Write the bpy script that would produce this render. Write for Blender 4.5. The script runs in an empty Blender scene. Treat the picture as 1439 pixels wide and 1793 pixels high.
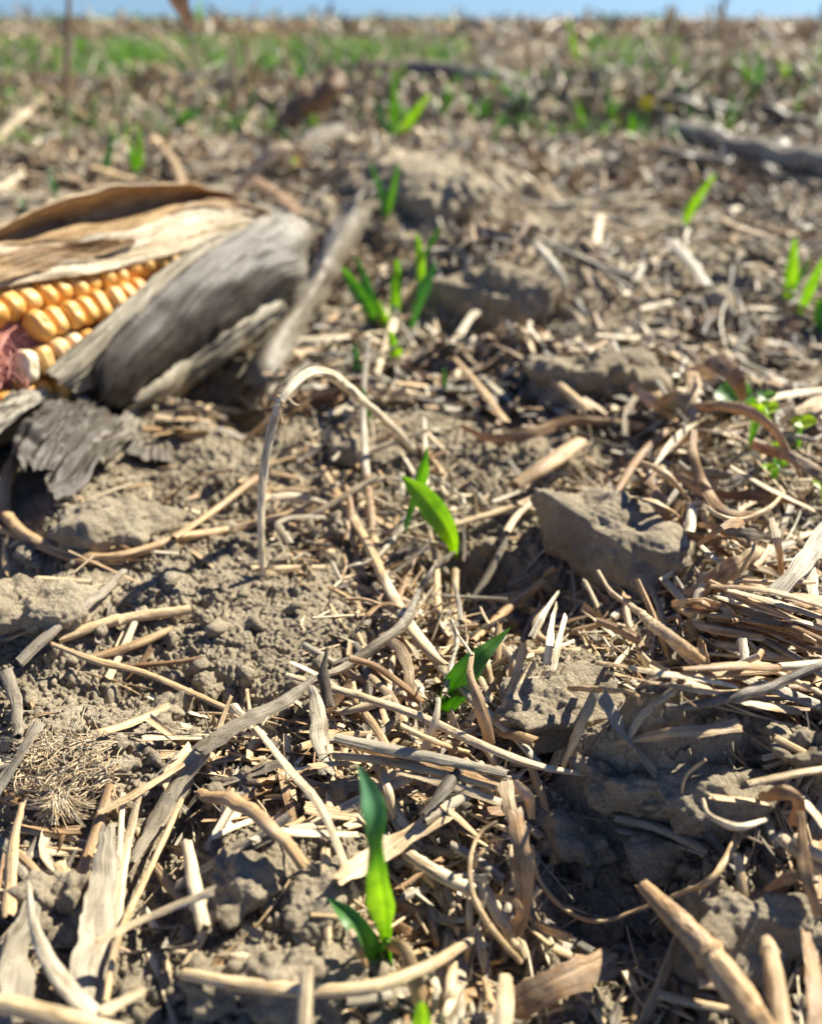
import bpy, math, random
import numpy as np
from mathutils import Vector, Matrix
random.seed(7); rng = np.random.default_rng(11)
scn = bpy.context.scene; COL = scn.collection
PI = math.pi
# ------------------------------------------------------------------ camera
CAM_H = 0.12; PITCH = math.radians(30.1); FPX = 1492.0; CX, CY = 719.5, 896.5
cam_d = bpy.data.cameras.new('camera'); cam = bpy.data.objects.new('camera', cam_d); COL.objects.link(cam)
cam.location = (0, 0, CAM_H); cam.rotation_euler = (PI/2 - PITCH, 0, 0)
cam_d.sensor_fit = 'VERTICAL'; cam_d.sensor_height = 36.0; cam_d.lens = 36.0*FPX/1793.0
cam_d.clip_start = 0.004; cam_d.clip_end = 3000
cam_d.dof.use_dof = True; cam_d.dof.focus_distance = 0.158; cam_d.dof.aperture_fstop = 13.0
scn.camera = cam
# ------------------------------------------------------------------ light
SUN_AZ, SUN_EL = math.radians(50), math.radians(40)
world = bpy.data.worlds.new('World'); scn.world = world; world.use_nodes = True
wn = world.node_tree; bg = wn.nodes['Background']
sky = wn.nodes.new('ShaderNodeTexSky'); sky.sky_type = 'NISHITA'; sky.sun_disc = False
sky.sun_elevation = SUN_EL; sky.sun_rotation = SUN_AZ; sky.air_density = 1.0; sky.dust_density = 0.2; sky.ozone_density = 2.5; sky.altitude = 800
hz = wn.nodes.new('ShaderNodeMix'); hz.data_type = 'RGBA'; hz.blend_type = 'MULTIPLY'; hz.inputs[0].default_value = 1; hz.inputs[7].default_value = (.60, .75, 1.16, 1)
tc = wn.nodes.new('ShaderNodeTexCoord'); sx = wn.nodes.new('ShaderNodeSeparateXYZ'); wn.links.new(tc.outputs['Generated'], sx.inputs[0])
rp = wn.nodes.new('ShaderNodeValToRGB'); rp.color_ramp.elements[0].color = (.40, .66, 1.22, 1); rp.color_ramp.elements[1].position = .22; rp.color_ramp.elements[1].color = (.66, .78, 1.08, 1)
wn.links.new(sx.outputs[2], rp.inputs[0]); wn.links.new(rp.outputs[0], hz.inputs[7])
wn.links.new(sky.outputs[0], hz.inputs[6]); wn.links.new(hz.outputs[2], bg.inputs[0]); bg.inputs[1].default_value = 0.05
sun_d = bpy.data.lights.new('sun', 'SUN'); sun = bpy.data.objects.new('sun', sun_d); COL.objects.link(sun)
sun_d.energy = 5.0; sun_d.angle = math.radians(0.53); sun_d.color = (1.0, 0.94, 0.79)
SUNV = Vector((math.sin(SUN_AZ)*math.cos(SUN_EL), math.cos(SUN_AZ)*math.cos(SUN_EL), math.sin(SUN_EL)))
sun.rotation_euler = SUNV.to_track_quat('Z', 'Y').to_euler(); sun.location = (2, 2, 3)
scn.view_settings.view_transform = 'Standard'; scn.view_settings.look = 'None'
scn.view_settings.exposure = 1.22; scn.view_settings.gamma = 1
scn.render.engine = 'CYCLES'; scn.cycles.use_denoising = True
scn.cycles.max_bounces = 6; scn.cycles.diffuse_bounces = 3; scn.cycles.transmission_bounces = 4
# ------------------------------------------------------------------ noise (numpy)
def hsh(ix, iy, iz, s):
    n = (ix.astype(np.int64)*374761393 + iy.astype(np.int64)*668265263 + iz*2147483647 + s*1274126177) & 0xffffffff
    n = ((n ^ (n >> 13))*1103515245) & 0xffffffff
    n = ((n ^ (n >> 16))*2246822519) & 0xffffffff
    n = n ^ (n >> 15)
    return n.astype(np.float64)/4294967296.0
def vn(x, y, s=0):
    ix = np.floor(x).astype(np.int64); iy = np.floor(y).astype(np.int64); fx = x-ix; fy = y-iy
    u = fx*fx*fx*(fx*(fx*6-15)+10); v = fy*fy*fy*(fy*(fy*6-15)+10)
    a = hsh(ix, iy, 0, s); b = hsh(ix+1, iy, 0, s); c = hsh(ix, iy+1, 0, s); d = hsh(ix+1, iy+1, 0, s)
    return (a+(b-a)*u + (c-a)*v + (a-b-c+d)*u*v)*2-1
def worley(x, y, s=0):
    ix = np.floor(x).astype(np.int64); iy = np.floor(y).astype(np.int64)
    f1 = np.full(x.shape, 9.0); f2 = np.full(x.shape, 9.0); rid = np.zeros(x.shape)
    for dx in (-1, 0, 1):
        for dy in (-1, 0, 1):
            cx = ix+dx; cy = iy+dy
            px = cx+0.1+0.8*hsh(cx, cy, 1, s); py = cy+0.1+0.8*hsh(cx, cy, 2, s)
            d = np.hypot(px-x, py-y); m = d < f1
            f2 = np.where(m, f1, np.minimum(f2, d)); rid = np.where(m, hsh(cx, cy, 3, s), rid); f1 = np.where(m, d, f1)
    return f1, f2, rid
def vn3(x, y, z, s=0):
    iz = np.floor(z).astype(np.int64); fz = z-iz; w = fz*fz*(3-2*fz)
    ix = np.floor(x).astype(np.int64); iy = np.floor(y).astype(np.int64); fx = x-ix; fy = y-iy
    u = fx*fx*(3-2*fx); v = fy*fy*(3-2*fy)
    def pl(k):
        a = hsh(ix, iy, k, s); b = hsh(ix+1, iy, k, s); c = hsh(ix, iy+1, k, s); d = hsh(ix+1, iy+1, k, s)
        return a+(b-a)*u + (c-a)*v + (a-b-c+d)*u*v
    return (pl(iz)*(1-w)+pl(iz+1)*w)*2-1
def worley3(x, y, z, s=0):
    ix = np.floor(x).astype(np.int64); iy = np.floor(y).astype(np.int64); iz = np.floor(z).astype(np.int64)
    f1 = np.full(x.shape, 9.0)
    for dx in (-1, 0, 1):
        for dy in (-1, 0, 1):
            for dz in (-1, 0, 1):
                cx = ix+dx; cy = iy+dy; cz = iz+dz
                d = np.sqrt((cx+hsh(cx, cy, cz, s+1)-x)**2+(cy+hsh(cx, cy, cz, s+2)-y)**2+(cz+hsh(cx, cy, cz, s+3)-z)**2)
                f1 = np.minimum(f1, d)
    return f1
def sst(a, b, x):
    t = np.clip((x-a)/(b-a), 0, 1); return t*t*(3-2*t)
# ------------------------------------------------------------------ rays of the photograph (used to find where things stand)
FWD = np.array([0, math.cos(PITCH), -math.sin(PITCH)]); UPV = np.array([0, math.sin(PITCH), math.cos(PITCH)]); RT = np.array([1.0, 0, 0])
ORG = np.array([0, 0, CAM_H])
def ray(x, y):
    return FWD + RT*((x-CX)/FPX) + UPV*((CY-y)/FPX)
def W0(x, y, h=0.0):
    r = ray(x, y); t = (h-CAM_H)/r[2]; return ORG+r*t
def toPx(P):
    d = P-ORG; z = d@FWD; return CX+FPX*(d@RT)/z, CY-FPX*(d@UPV)/z, z
# ------------------------------------------------------------------ terrain
# (px, py, half width mm, half depth mm, height mm, turn deg, flatness)
MACRO = [
 (1545,1400, 8, 14, 14, 0, .7), (1330,1390, 24, 10, 11, 8, .3), (1170,1370, 9, 6, 7, 20, .5), (1060,1385, 7, 6, 8, 0, .6),  # first mound, past the right frame edge, added to shade the lower right
 (1180,1640, 26, 16, -5, 10, .5), (1330,1600, 11, 8, 9, 0, .6), (1050,1560, 12, 10, -4, 0, .5),
 (980,1230, 14, 12, 8, 0, .7), (860,1010, 13, 18, -9, 30, .6),
 (500,1130, 22, 20, 4, 10, .8), (90,1090, 20, 18, 5, 0, .8), (160,1330, 17, 12, 4, 0, .7), (200,930, 22, 22, 6, 0, .6),
 (430,1560, 7, 8, 5, 0, .7), (545,1560, 8, 9, 5, 0, .7), (300,1540, 5, 12, -4, 0, .7), (510,1720, 14, 8, 4, 0, .8),
 (700,1200, 12, 16, -4, 0, .5), (760,1600, 12, 12, -4, 0, .4), (330,1230, 18, 8, -3, -20, .5),
 (870,590, 40, 26, -14, 0, .7), (850,510, 45, 25, 14, 0, .6), (1030,650, 45, 25, 12, 0, .6), (700,760, 22, 14, 4, 0, .7),
 (760,330, 60, 120, 20, -10, .5), (650,420, 30, 90, -12, 0, .5), (1000,480, 90, 50, 8, 0, .6), (1100,820, 20, 22, -8, 0, .6),
 (1300,870, 40, 30, 8, 0, .6), (1400,1080, 30, 20, 6, 0, .6), (1330,620, 80, 40, -8, 0, .6),
 (1200,330, 160, 90, -16, 0, .6), (900,200, 330, 160, 26, 0, .6), (1330,215, 300, 120, 22, 0, .6), (540,190, 150, 170, 14, 0, .6),
 (375,690, 34, 14, -12, -50, .6), (250,300, 120, 70, 6, 0, .5)]  # first entry: ditch added for shade beside the ear
def macro(x, y):
    z = np.zeros(np.shape(x))
    for (px, py, sx, sy, a, rot, fl) in MACRO:
        c = W0(px, py); t = math.radians(rot); dx = x-c[0]; dy = y-c[1]
        u = (dx*math.cos(t)+dy*math.sin(t))/(sx*1e-3); v = (-dx*math.sin(t)+dy*math.cos(t))/(sy*1e-3)
        r = np.sqrt(u*u+v*v)*(1+0.25*vn(x*70, y*70, 5)); k = 0.5+fl*.9
        z = z + a*1e-3*(1-sst(1-fl*.6, 1.55, r))
    return z
def Tm(x, y):
    x = np.asarray(x, float); y = np.asarray(y, float); d = np.hypot(x, y)
    z = macro(x, y)
    z = z + .0035*vn(x*11, y*11, 1) + .0022*vn(x*29+3, y*29, 2)
    z = z + sst(.5, 2.5, d)*(.018*vn(x*2.1, y*2.1, 3)+.012*vn(x*5.1, y*5.1, 4)) + sst(4, 30, d)*.02*vn(x*.3, y*.3, 8)
    return z
def slab(x, y):
    """0 crumbly .. 1 smooth baked crust"""
    s = np.zeros(np.shape(x))
    for (px, py, sx, sy) in ((500,1130,20,18),(80,1080,18,14),(160,1320,16,12),(510,1725,14,8),(700,770,20,14),(430,1000,14,10)):
        c = W0(px, py); s = np.maximum(s, 1-sst(.7, 1.3, np.hypot((x-c[0])/(sx*1e-3), (y-c[1])/(sy*1e-3))))
    return s
def Tf(x, y):
    d = np.hypot(x, y); s = slab(x, y); z = Tm(x, y)-.0022*(1-.6*s)
    wx = x+.0022*vn(x*260, y*260, 21)+.0007*vn(x*900, y*900, 23); wy = y+.0022*vn(x*260+9, y*260, 22)+.0007*vn(x*900, y*900+5, 24)
    msk = (.35+.75*sst(-.4, .6, vn(x*34, y*34, 12)))*(1-.8*s)
    f1, f2, r = worley(wx*62, wy*62, 31); z = z + msk*.0046*(np.sqrt(np.clip(1-(f1/.75)**2, 0, 1))*(.4+.6*r)-.4)*sst(3, 1, d)
    crk = 1-sst(0, .09, f2-f1); z = z - s*crk*.0012
    f1, f2, r = worley(wx*17+3, wy*17, 30); z = z + .013*(np.sqrt(np.clip(1-(f1/.8)**2, 0, 1))*r-.25)*sst(.38, .7, d)*sst(12, 4, d)*1.15
    f1, f2, r = worley(wx*150+7, wy*150, 32); z = z + msk*.0027*(np.sqrt(np.clip(1-(f1/.7)**2, 0, 1))*(.3+.7*r))*sst(1.6, .6, d)
    k = sst(.8, .3, d)
    f1, f2, r = worley(x*380+.5*vn(x*700, y*700, 25), y*380+.5*vn(x*700+4, y*700, 26), 33); z = z + (.35+.65*msk)*.0014*np.sqrt(np.clip(1-(f1/.65)**2, 0, 1))*r*k
    f1, f2, r = worley(x*900, y*900, 34); z = z + .00055*np.sqrt(np.clip(1-(f1/.65)**2, 0, 1))*r*k
    z = z + .0003*vn(x*1500, y*1500, 35)*k
    return z
def G(x, y, h=0.0):
    """where the ray through photo pixel (x, y) meets the soil (raised by h metres)"""
    r = ray(x, y); t = np.concatenate([np.linspace(.03, .6, 600), np.geomspace(.6, 12, 400)[1:]])
    P = ORG+r*t[:, None]; g = P[:, 2]-Tm(P[:, 0], P[:, 1])-h
    i = np.argmax(g < 0) if (g < 0).any() else len(t)-1
    if i == 0: return P[0]
    f = g[i-1]/(g[i-1]-g[i]); return P[i-1]+(P[i]-P[i-1])*f
def D(x, y, dist):
    r = ray(x, y); return ORG+r*(dist/r[1])
# ------------------------------------------------------------------ materials
class NT:
    def __init__(s, name):
        s.m = bpy.data.materials.new(name); s.m.use_nodes = True; s.t = s.m.node_tree; s.n = s.t.nodes; s.n.clear()
        s.out = s.n.new('ShaderNodeOutputMaterial')
    def add(s, typ, **kw):
        nd = s.n.new('ShaderNode'+typ)
        for k, v in kw.items():
            if k.startswith('i_'):
                nd.inputs[int(k[2:]) if k[2:].isdigit() else k[2:].replace('_', ' ')].default_value = v
            else: setattr(nd, k, v)
        return nd
    def ln(s, a, b): s.t.links.new(a, b)
    def math(s, op, a, b=None, c=None):
        nd = s.n.new('ShaderNodeMath'); nd.operation = op
        for i, v in enumerate((a, b, c)):
            if v is None: continue
            if hasattr(v, 'is_linked') or hasattr(v, 'links'): s.ln(v, nd.inputs[i])
            else: nd.inputs[i].default_value = v
        return nd.outputs[0]
    def ramp(s, fac, stops, interp='LINEAR'):
        nd = s.n.new('ShaderNodeValToRGB'); e = nd.color_ramp.elements; nd.color_ramp.interpolation = interp
        while len(e) > 1: e.remove(e[-1])
        e[0].position = stops[0][0]; e[0].color = (*stops[0][1], 1)
        for p, c in stops[1:]:
            q = e.new(p); q.color = (*c, 1)
        s.ln(fac, nd.inputs[0]); return nd.outputs[0]
    def noise(s, vec, scale, detail=3, rough=.6):
        nd = s.n.new('ShaderNodeTexNoise'); nd.inputs['Scale'].default_value = scale; nd.inputs['Detail'].default_value = detail
        nd.inputs['Roughness'].default_value = rough
        if vec is not None: s.ln(vec, nd.inputs['Vector'])
        return nd.outputs['Fac']
    def mix(s, fac, a, b, mode='MIX'):
        nd = s.n.new('ShaderNodeMix'); nd.data_type = 'RGBA'; nd.blend_type = mode
        for sock, v in ((nd.inputs[0], fac), (nd.inputs[6], a), (nd.inputs[7], b)):
            if hasattr(v, 'links'): s.ln(v, sock)
            elif sock.type == 'RGBA': sock.default_value = (*v, 1)
            else: sock.default_value = v
        return nd.outputs[2]
    def pos(s): return s.add('NewGeometry').outputs['Position']
def soil_mat(name, tone=1.0):
    k = NT(name); p = k.pos()
    n1 = k.noise(p, 22, 4); n2 = k.noise(p, 210, 4); n3 = k.noise(p, 1600, 3, .7)
    c = k.ramp(n1, [(.3, (.32*tone, .265*tone, .185*tone)), (.5, (.415*tone, .35*tone, .25*tone)), (.72, (.49*tone, .42*tone, .31*tone))])
    c2 = k.ramp(n2, [(.3, (.72, .70, .67)), (.6, (1.08, 1.07, 1.05))])
    c = k.mix(1.0, c, c2, 'MULTIPLY')
    c3 = k.ramp(n3, [(.3, (.68, .66, .63)), (.52, (1, 1, 1)), (.72, (1.25, 1.22, 1.16))])
    c = k.mix(1.0, c, c3, 'MULTIPLY')
    b = k.add('Bump', i_Strength=1.0, i_Distance=.0009)
    k.ln(k.math('ADD', k.noise(p, 2100, 4, .75), k.math('MULTIPLY', k.noise(p, 600, 3, .7), 1.3)), b.inputs['Height'])
    pr = k.add('BsdfPrincipled', i_Roughness=.93); pr.inputs['Specular IOR Level'].default_value = .25
    k.ln(c, pr.inputs['Base Color']); k.ln(b.outputs[0], pr.inputs['Normal']); k.ln(pr.outputs[0], k.out.inputs[0])
    return k.m
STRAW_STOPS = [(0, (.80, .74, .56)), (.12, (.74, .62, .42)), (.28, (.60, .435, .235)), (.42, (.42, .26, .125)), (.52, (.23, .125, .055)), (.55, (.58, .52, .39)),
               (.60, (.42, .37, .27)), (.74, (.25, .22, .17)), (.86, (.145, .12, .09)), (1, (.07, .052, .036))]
def straw_mat(name, fib=1.0, dust=.45, trans=0.0, tone=None):
    k = NT(name); uv = k.add('UVMap').outputs[0]; at = k.add('Attribute', attribute_name='rnd').outputs['Fac']; p = k.pos()
    sep = k.add('SeparateXYZ'); k.ln(uv, sep.inputs[0])
    def fibre(su, sv, det):
        cb = k.add('CombineXYZ'); k.ln(k.math('MULTIPLY', sep.outputs[0], su), cb.inputs[0]); k.ln(k.math('MULTIPLY', sep.outputs[1], sv), cb.inputs[1])
        k.ln(k.math('MULTIPLY', at, 91.0), cb.inputs[2]); return k.noise(cb.outputs[0], 1.0, det, .65)
    f1 = fibre(2600*fib, 60, 3); f2 = fibre(500*fib, 110, 3)
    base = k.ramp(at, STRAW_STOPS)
    c = k.mix(1.0, base, k.ramp(f1, [(.30, (.42, .36, .30)), (.46, (.95, .94, .92)), (.72, (1.22, 1.2, 1.15))]), 'MULTIPLY')
    c = k.mix(1.0, c, k.ramp(f2, [(.32, (.50, .44, .38)), (.52, (1.05, 1.05, 1.05))]), 'MULTIPLY')
    spot = k.noise(p, 1300, 2, .5); c = k.mix(k.ramp(spot, [(.66, (0, 0, 0)), (.72, (.75, .75, .75))]), c, (.07, .05, .035))
    if fib < .5: c = k.mix(k.ramp(k.noise(p, 2200, 4, .8), [(.5, (0, 0, 0)), (.62, (.55, .55, .55))]), c, (.05, .045, .04))
    dn = k.noise(p, 330, 4, .7); df = k.ramp(dn, [(.46, (0, 0, 0)), (.66, (dust, dust, dust))])
    c = k.mix(df, c, (.40, .335, .245))
    if tone: c = k.mix(1.0, c, tone, 'MULTIPLY')
    b = k.add('Bump', i_Strength=.8, i_Distance=.00034); h = k.math('ADD', f1, k.math('MULTIPLY', k.noise(p, 2500, 3, .6), .35)); k.ln(h, b.inputs['Height'])
    pr = k.add('BsdfPrincipled', i_Roughness=.5); pr.inputs['Specular IOR Level'].default_value = .42
    k.ln(c, pr.inputs['Base Color']); k.ln(b.outputs[0], pr.inputs['Normal'])
    if trans:
        tr = k.add('BsdfTranslucent'); k.ln(k.mix(1.0, c, (1.15, .86, .55), 'MULTIPLY'), tr.inputs[0])
        mx = k.add('MixShader', i_0=trans); k.ln(pr.outputs[0], mx.inputs[1]); k.ln(tr.outputs[0], mx.inputs[2]); k.ln(mx.outputs[0], k.out.inputs[0])
    else: k.ln(pr.outputs[0], k.out.inputs[0])
    return k.m
def green_mat(name):
    k = NT(name); uv = k.add('UVMap').outputs[0]; at = k.add('Attribute', attribute_name='rnd').outputs['Fac']
    sep = k.add('SeparateXYZ'); k.ln(uv, sep.inputs[0]); cb = k.add('CombineXYZ')
    k.ln(k.math('MULTIPLY', sep.outputs[0], 2100), cb.inputs[0]); k.ln(k.math('MULTIPLY', sep.outputs[1], 12), cb.inputs[1])
    f = k.noise(cb.outputs[0], 1.0, 2, .5); p = k.pos()
    base = k.ramp(at, [(0, (.34, .55, .04)), (.35, (.20, .42, .04)), (.7, (.085, .24, .06)), (1, (.14, .33, .20))])  # last stop lightened to paint the reflecting tip of the tall sprout
    c = k.mix(1.0, base, k.ramp(f, [(.36, (.62, .70, .55)), (.58, (1.12, 1.1, 1.15))]), 'MULTIPLY')
    c = k.mix(1.0, c, k.ramp(k.noise(p, 420, 3), [(.3, (.82, .86, .8)), (.65, (1.12, 1.08, 1.05))]), 'MULTIPLY')
    b = k.add('Bump', i_Strength=.35, i_Distance=.00015); k.ln(f, b.inputs['Height'])
    pr = k.add('BsdfPrincipled', i_Roughness=.42); pr.inputs['Specular IOR Level'].default_value = .5; pr.inputs['Sheen Weight'].default_value = .15
    k.ln(c, pr.inputs['Base Color']); k.ln(b.outputs[0], pr.inputs['Normal'])
    tr = k.add('BsdfTranslucent'); k.ln(k.mix(1.0, c, (2.3, 1.9, .5), 'MULTIPLY'), tr.inputs[0])
    mx = k.add('MixShader', i_0=.5); k.ln(pr.outputs[0], mx.inputs[1]); k.ln(tr.outputs[0], mx.inputs[2]); k.ln(mx.outputs[0], k.out.inputs[0])
    return k.m
M_SOIL = soil_mat('soil', 1.02); M_CLOD = soil_mat('clod', 1.04); M_STRAW = straw_mat('straw'); M_LEAF = straw_mat('dry_leaf', .8, .25, .28)
M_STALK = straw_mat('stalk', .5, .12); M_MOULD = straw_mat('mouldy_husk', .6, .12, .12, (.72, .74, .80)); M_HUSK = straw_mat('husk', .45, .3, .22); M_GREEN = green_mat('green_leaf')
# ------------------------------------------------------------------ mesh helpers
def link(o, parent=None):
    COL.objects.link(o)
    if parent is not None: o.parent = parent
    return o
def tag(o, label=None, cat=None, group=None, kind=None):
    for k, v in (('label', label), ('category', cat), ('group', group), ('kind', kind)):
        if v: o[k] = v
    return o
def mk(name, V, F, mat, UV=None, rnd=None, parent=None, smooth=True, origin=True):
    V = np.ascontiguousarray(V, np.float32); F = np.ascontiguousarray(F, np.int32); k = F.shape[1]
    c = np.zeros(3, np.float32)
    if origin and parent is None:
        c = V.mean(0); c[2] = V[:, 2].min(); V = V-c
    elif parent is not None: V = V-np.array(parent.location, np.float32)
    me = bpy.data.meshes.new(name); me.vertices.add(len(V)); me.vertices.foreach_set('co', V.ravel())
    me.loops.add(F.size); me.loops.foreach_set('vertex_index', F.ravel()); me.polygons.add(len(F))
    me.polygons.foreach_set('loop_start', np.arange(0, F.size, k, dtype=np.int32))
    if smooth: me.polygons.foreach_set('use_smooth', np.ones(len(F), bool))
    if UV is not None:
        l = me.uv_layers.new(name='UVMap'); l.data.foreach_set('uv', np.ascontiguousarray(UV, np.float32)[F.ravel()].ravel())
    if rnd is not None:
        a = me.attributes.new('rnd', 'FLOAT', 'POINT'); a.data.foreach_set('value', np.broadcast_to(np.asarray(rnd, np.float32), (len(V),)).copy())
    me.update(calc_edges=True); me.materials.append(mat)
    if smooth and UV is not None and len(V) < 60000: me.set_sharp_from_angle(angle=math.radians(42))
    o = bpy.data.objects.new(name, me); o.location = tuple(float(q) for q in c); link(o, parent); return o
def empty(name, loc):
    o = bpy.data.objects.new(name, None); o.location = tuple(float(q) for q in loc); o.empty_display_size = .005; return link(o)
def grid_faces(n, m, off=0):
    i = np.arange(n-1)[:, None]*m; j = np.arange(m-1)[None, :]; a = (i+j).ravel()+off
    return np.stack([a, a+1, a+m+1, a+m], 1)
def smooth_path(P, n):
    P = np.asarray(P, float)
    if len(P) == 2: return P[0]+(P[1]-P[0])*np.linspace(0, 1, n)[:, None]
    Q = np.vstack([2*P[0]-P[1], P, 2*P[-1]-P[-2]]); out = []
    for i in range(1, len(Q)-2):
        t = np.linspace(0, 1, 12, endpoint=False)[:, None]; a, b, c, d = Q[i-1], Q[i], Q[i+1], Q[i+2]
        out.append(.5*((2*b)+(c-a)*t+(2*a-5*b+4*c-d)*t*t+(3*b-a-3*c+d)*t**3))
    out.append(P[-1][None]); C = np.vstack(out); L = np.concatenate([[0], np.cumsum(np.linalg.norm(np.diff(C[:, :3], axis=0), axis=1))])
    s = np.linspace(0, L[-1], n); return np.stack([np.interp(s, L, C[:, k]) for k in range(C.shape[1])], 1)
def nrmz(v): return v/np.maximum(np.linalg.norm(v, axis=-1, keepdims=True), 1e-12)
def frames(C, ref, roll=0.0):
    T = nrmz(np.gradient(C, axis=0)); ref = np.broadcast_to(ref, T.shape)
    S = nrmz(np.cross(T, ref)); N = np.cross(S, T)
    r = np.broadcast_to(roll, (len(C),))[:, None]; return T, S*np.cos(r)+N*np.sin(r), N*np.cos(r)-S*np.sin(r)
def sec_tube(m):
    a = np.linspace(0, 2*PI, m+1); return np.stack([np.cos(a), np.sin(a)], 1)
def sec_flat(m, th, arc=0.0):
    """flat strip of half width 1 and half thickness th, bent by arc (radians each side)"""
    h = m//2; t = np.linspace(-1, 1, h+1)
    def pt(t, o):
        if abs(arc) < 1e-3: return np.stack([t, np.full_like(t, o)], 1)
        R = 1/arc; return np.stack([(R+o)*np.sin(t*arc), (R+o)*np.cos(t*arc)-R], 1)
    loop = np.vstack([pt(t, th), pt(t[::-1], -th)]); return np.vstack([loop, loop[:1]])
def sweep(C, half, sec, ref, roll=0.0, rough=.06, jag=0.0, hollow=False, ridge=.05, seed=0, close=True):
    """C n x 3 centre line, half n half widths, sec (k,2) section loop -> V, F, UV"""
    r_ = np.random.default_rng(seed); n = len(C); k = len(sec); T, S, N = frames(C, ref, roll)
    col = r_.normal(0, ridge, k); col[-1] = col[0]
    nz = r_.normal(0, 1, (n, k)); nz = (nz+np.roll(nz, 1, 0)+np.roll(nz, -1, 0))/3*rough; nz[:, -1] = nz[:, 0]
    sc = (1+col[None, :]+nz)
    A = sec[None, :, 0]*half[:, None]*sc; B = sec[None, :, 1]*half[:, None]*sc
    V = C[:, None]+S[:, None]*A[..., None]+N[:, None]*B[..., None]
    if jag:
        for e, sg in ((0, -1), (-1, 1)):
            j = r_.uniform(-.2, 1, k)*jag*half.mean(); j = (j+np.roll(j, 1))/2; j[-1] = j[0]
            V[e] += T[e]*(sg*j)[:, None]
    L = np.concatenate([[0], np.cumsum(np.linalg.norm(np.diff(C, axis=0), axis=1))])
    per = np.concatenate([[0], np.cumsum(np.linalg.norm(np.diff(sec, axis=0), axis=1))])*half.mean()
    rows = [V[i] for i in range(n)]; vv = list(L)
    if close:
        dep = .0 if not hollow else 2.2*half.mean()
        for e, at in ((0, 0), (-1, None)):
            cen = V[e].mean(0); sg = T[0] if e == 0 else -T[-1]
            if hollow: add = [cen+(V[e]-cen)*.74, cen+(V[e]-cen)*.70+sg*dep*.5, cen+(V[e]-cen)*.1+sg*dep]
            else: add = [cen+(V[e]-cen)*.55+sg*-.1*half.mean(), cen+(V[e]-cen)*.02]
            if e == 0: rows = add[::-1]+rows; vv = [vv[0]]*len(add)+vv
            else: rows = rows+add; vv = vv+[vv[-1]]*len(add)
    V = np.array(rows); nn = len(rows)
    UV = np.stack([np.broadcast_to(per[None], (nn, k)), np.broadcast_to(np.array(vv)[:, None], (nn, k))], -1).reshape(-1, 2)
    UV = UV+np.array([seed % 97*.013, seed % 53*.017])
    return V.reshape(-1, 3), grid_faces(nn, k), UV
class Bag:
    def __init__(s): s.V = []; s.F = []; s.U = []; s.R = []; s.n = 0
    def add(s, V, F, UV, rnd):
        s.V.append(V); s.F.append(F+s.n); s.U.append(UV); s.R.append(np.broadcast_to(rnd, (len(V),))); s.n += len(V)
    def make(s, name, mat, parent=None, smooth=True):
        return mk(name, np.vstack(s.V), np.vstack(s.F), mat, np.vstack(s.U), np.concatenate(s.R), parent, smooth)
# ------------------------------------------------------------------ the ground: one sheet to the horizon
def build_ground():
    a = np.concatenate([np.linspace(math.radians(88.5), math.radians(68), 24, endpoint=False), np.linspace(math.radians(68), math.radians(4), 1500, endpoint=False),
                        np.linspace(math.radians(4), math.radians(.25), 190, endpoint=False), np.geomspace(math.radians(.25), math.radians(.006), 26)])
    r = CAM_H/np.tan(a)
    th = np.concatenate([np.linspace(-PI, math.radians(-46), 60, endpoint=False), np.linspace(math.radians(-46), math.radians(46), 1150, endpoint=False), np.linspace(math.radians(46), PI, 61)])
    R, TH = np.meshgrid(r, th, indexing='ij'); X = R*np.sin(TH); Y = R*np.cos(TH)
    Z = Tf(X, Y); V = np.stack([X, Y, Z], -1).reshape(-1, 3)
    o = mk('ground', V, grid_faces(len(r), len(th))[:, ::-1], M_SOIL, origin=False)
    tag(o, 'dry crumbly greyish tan soil of the harvested field', 'ground', kind='structure')
build_ground()
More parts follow.
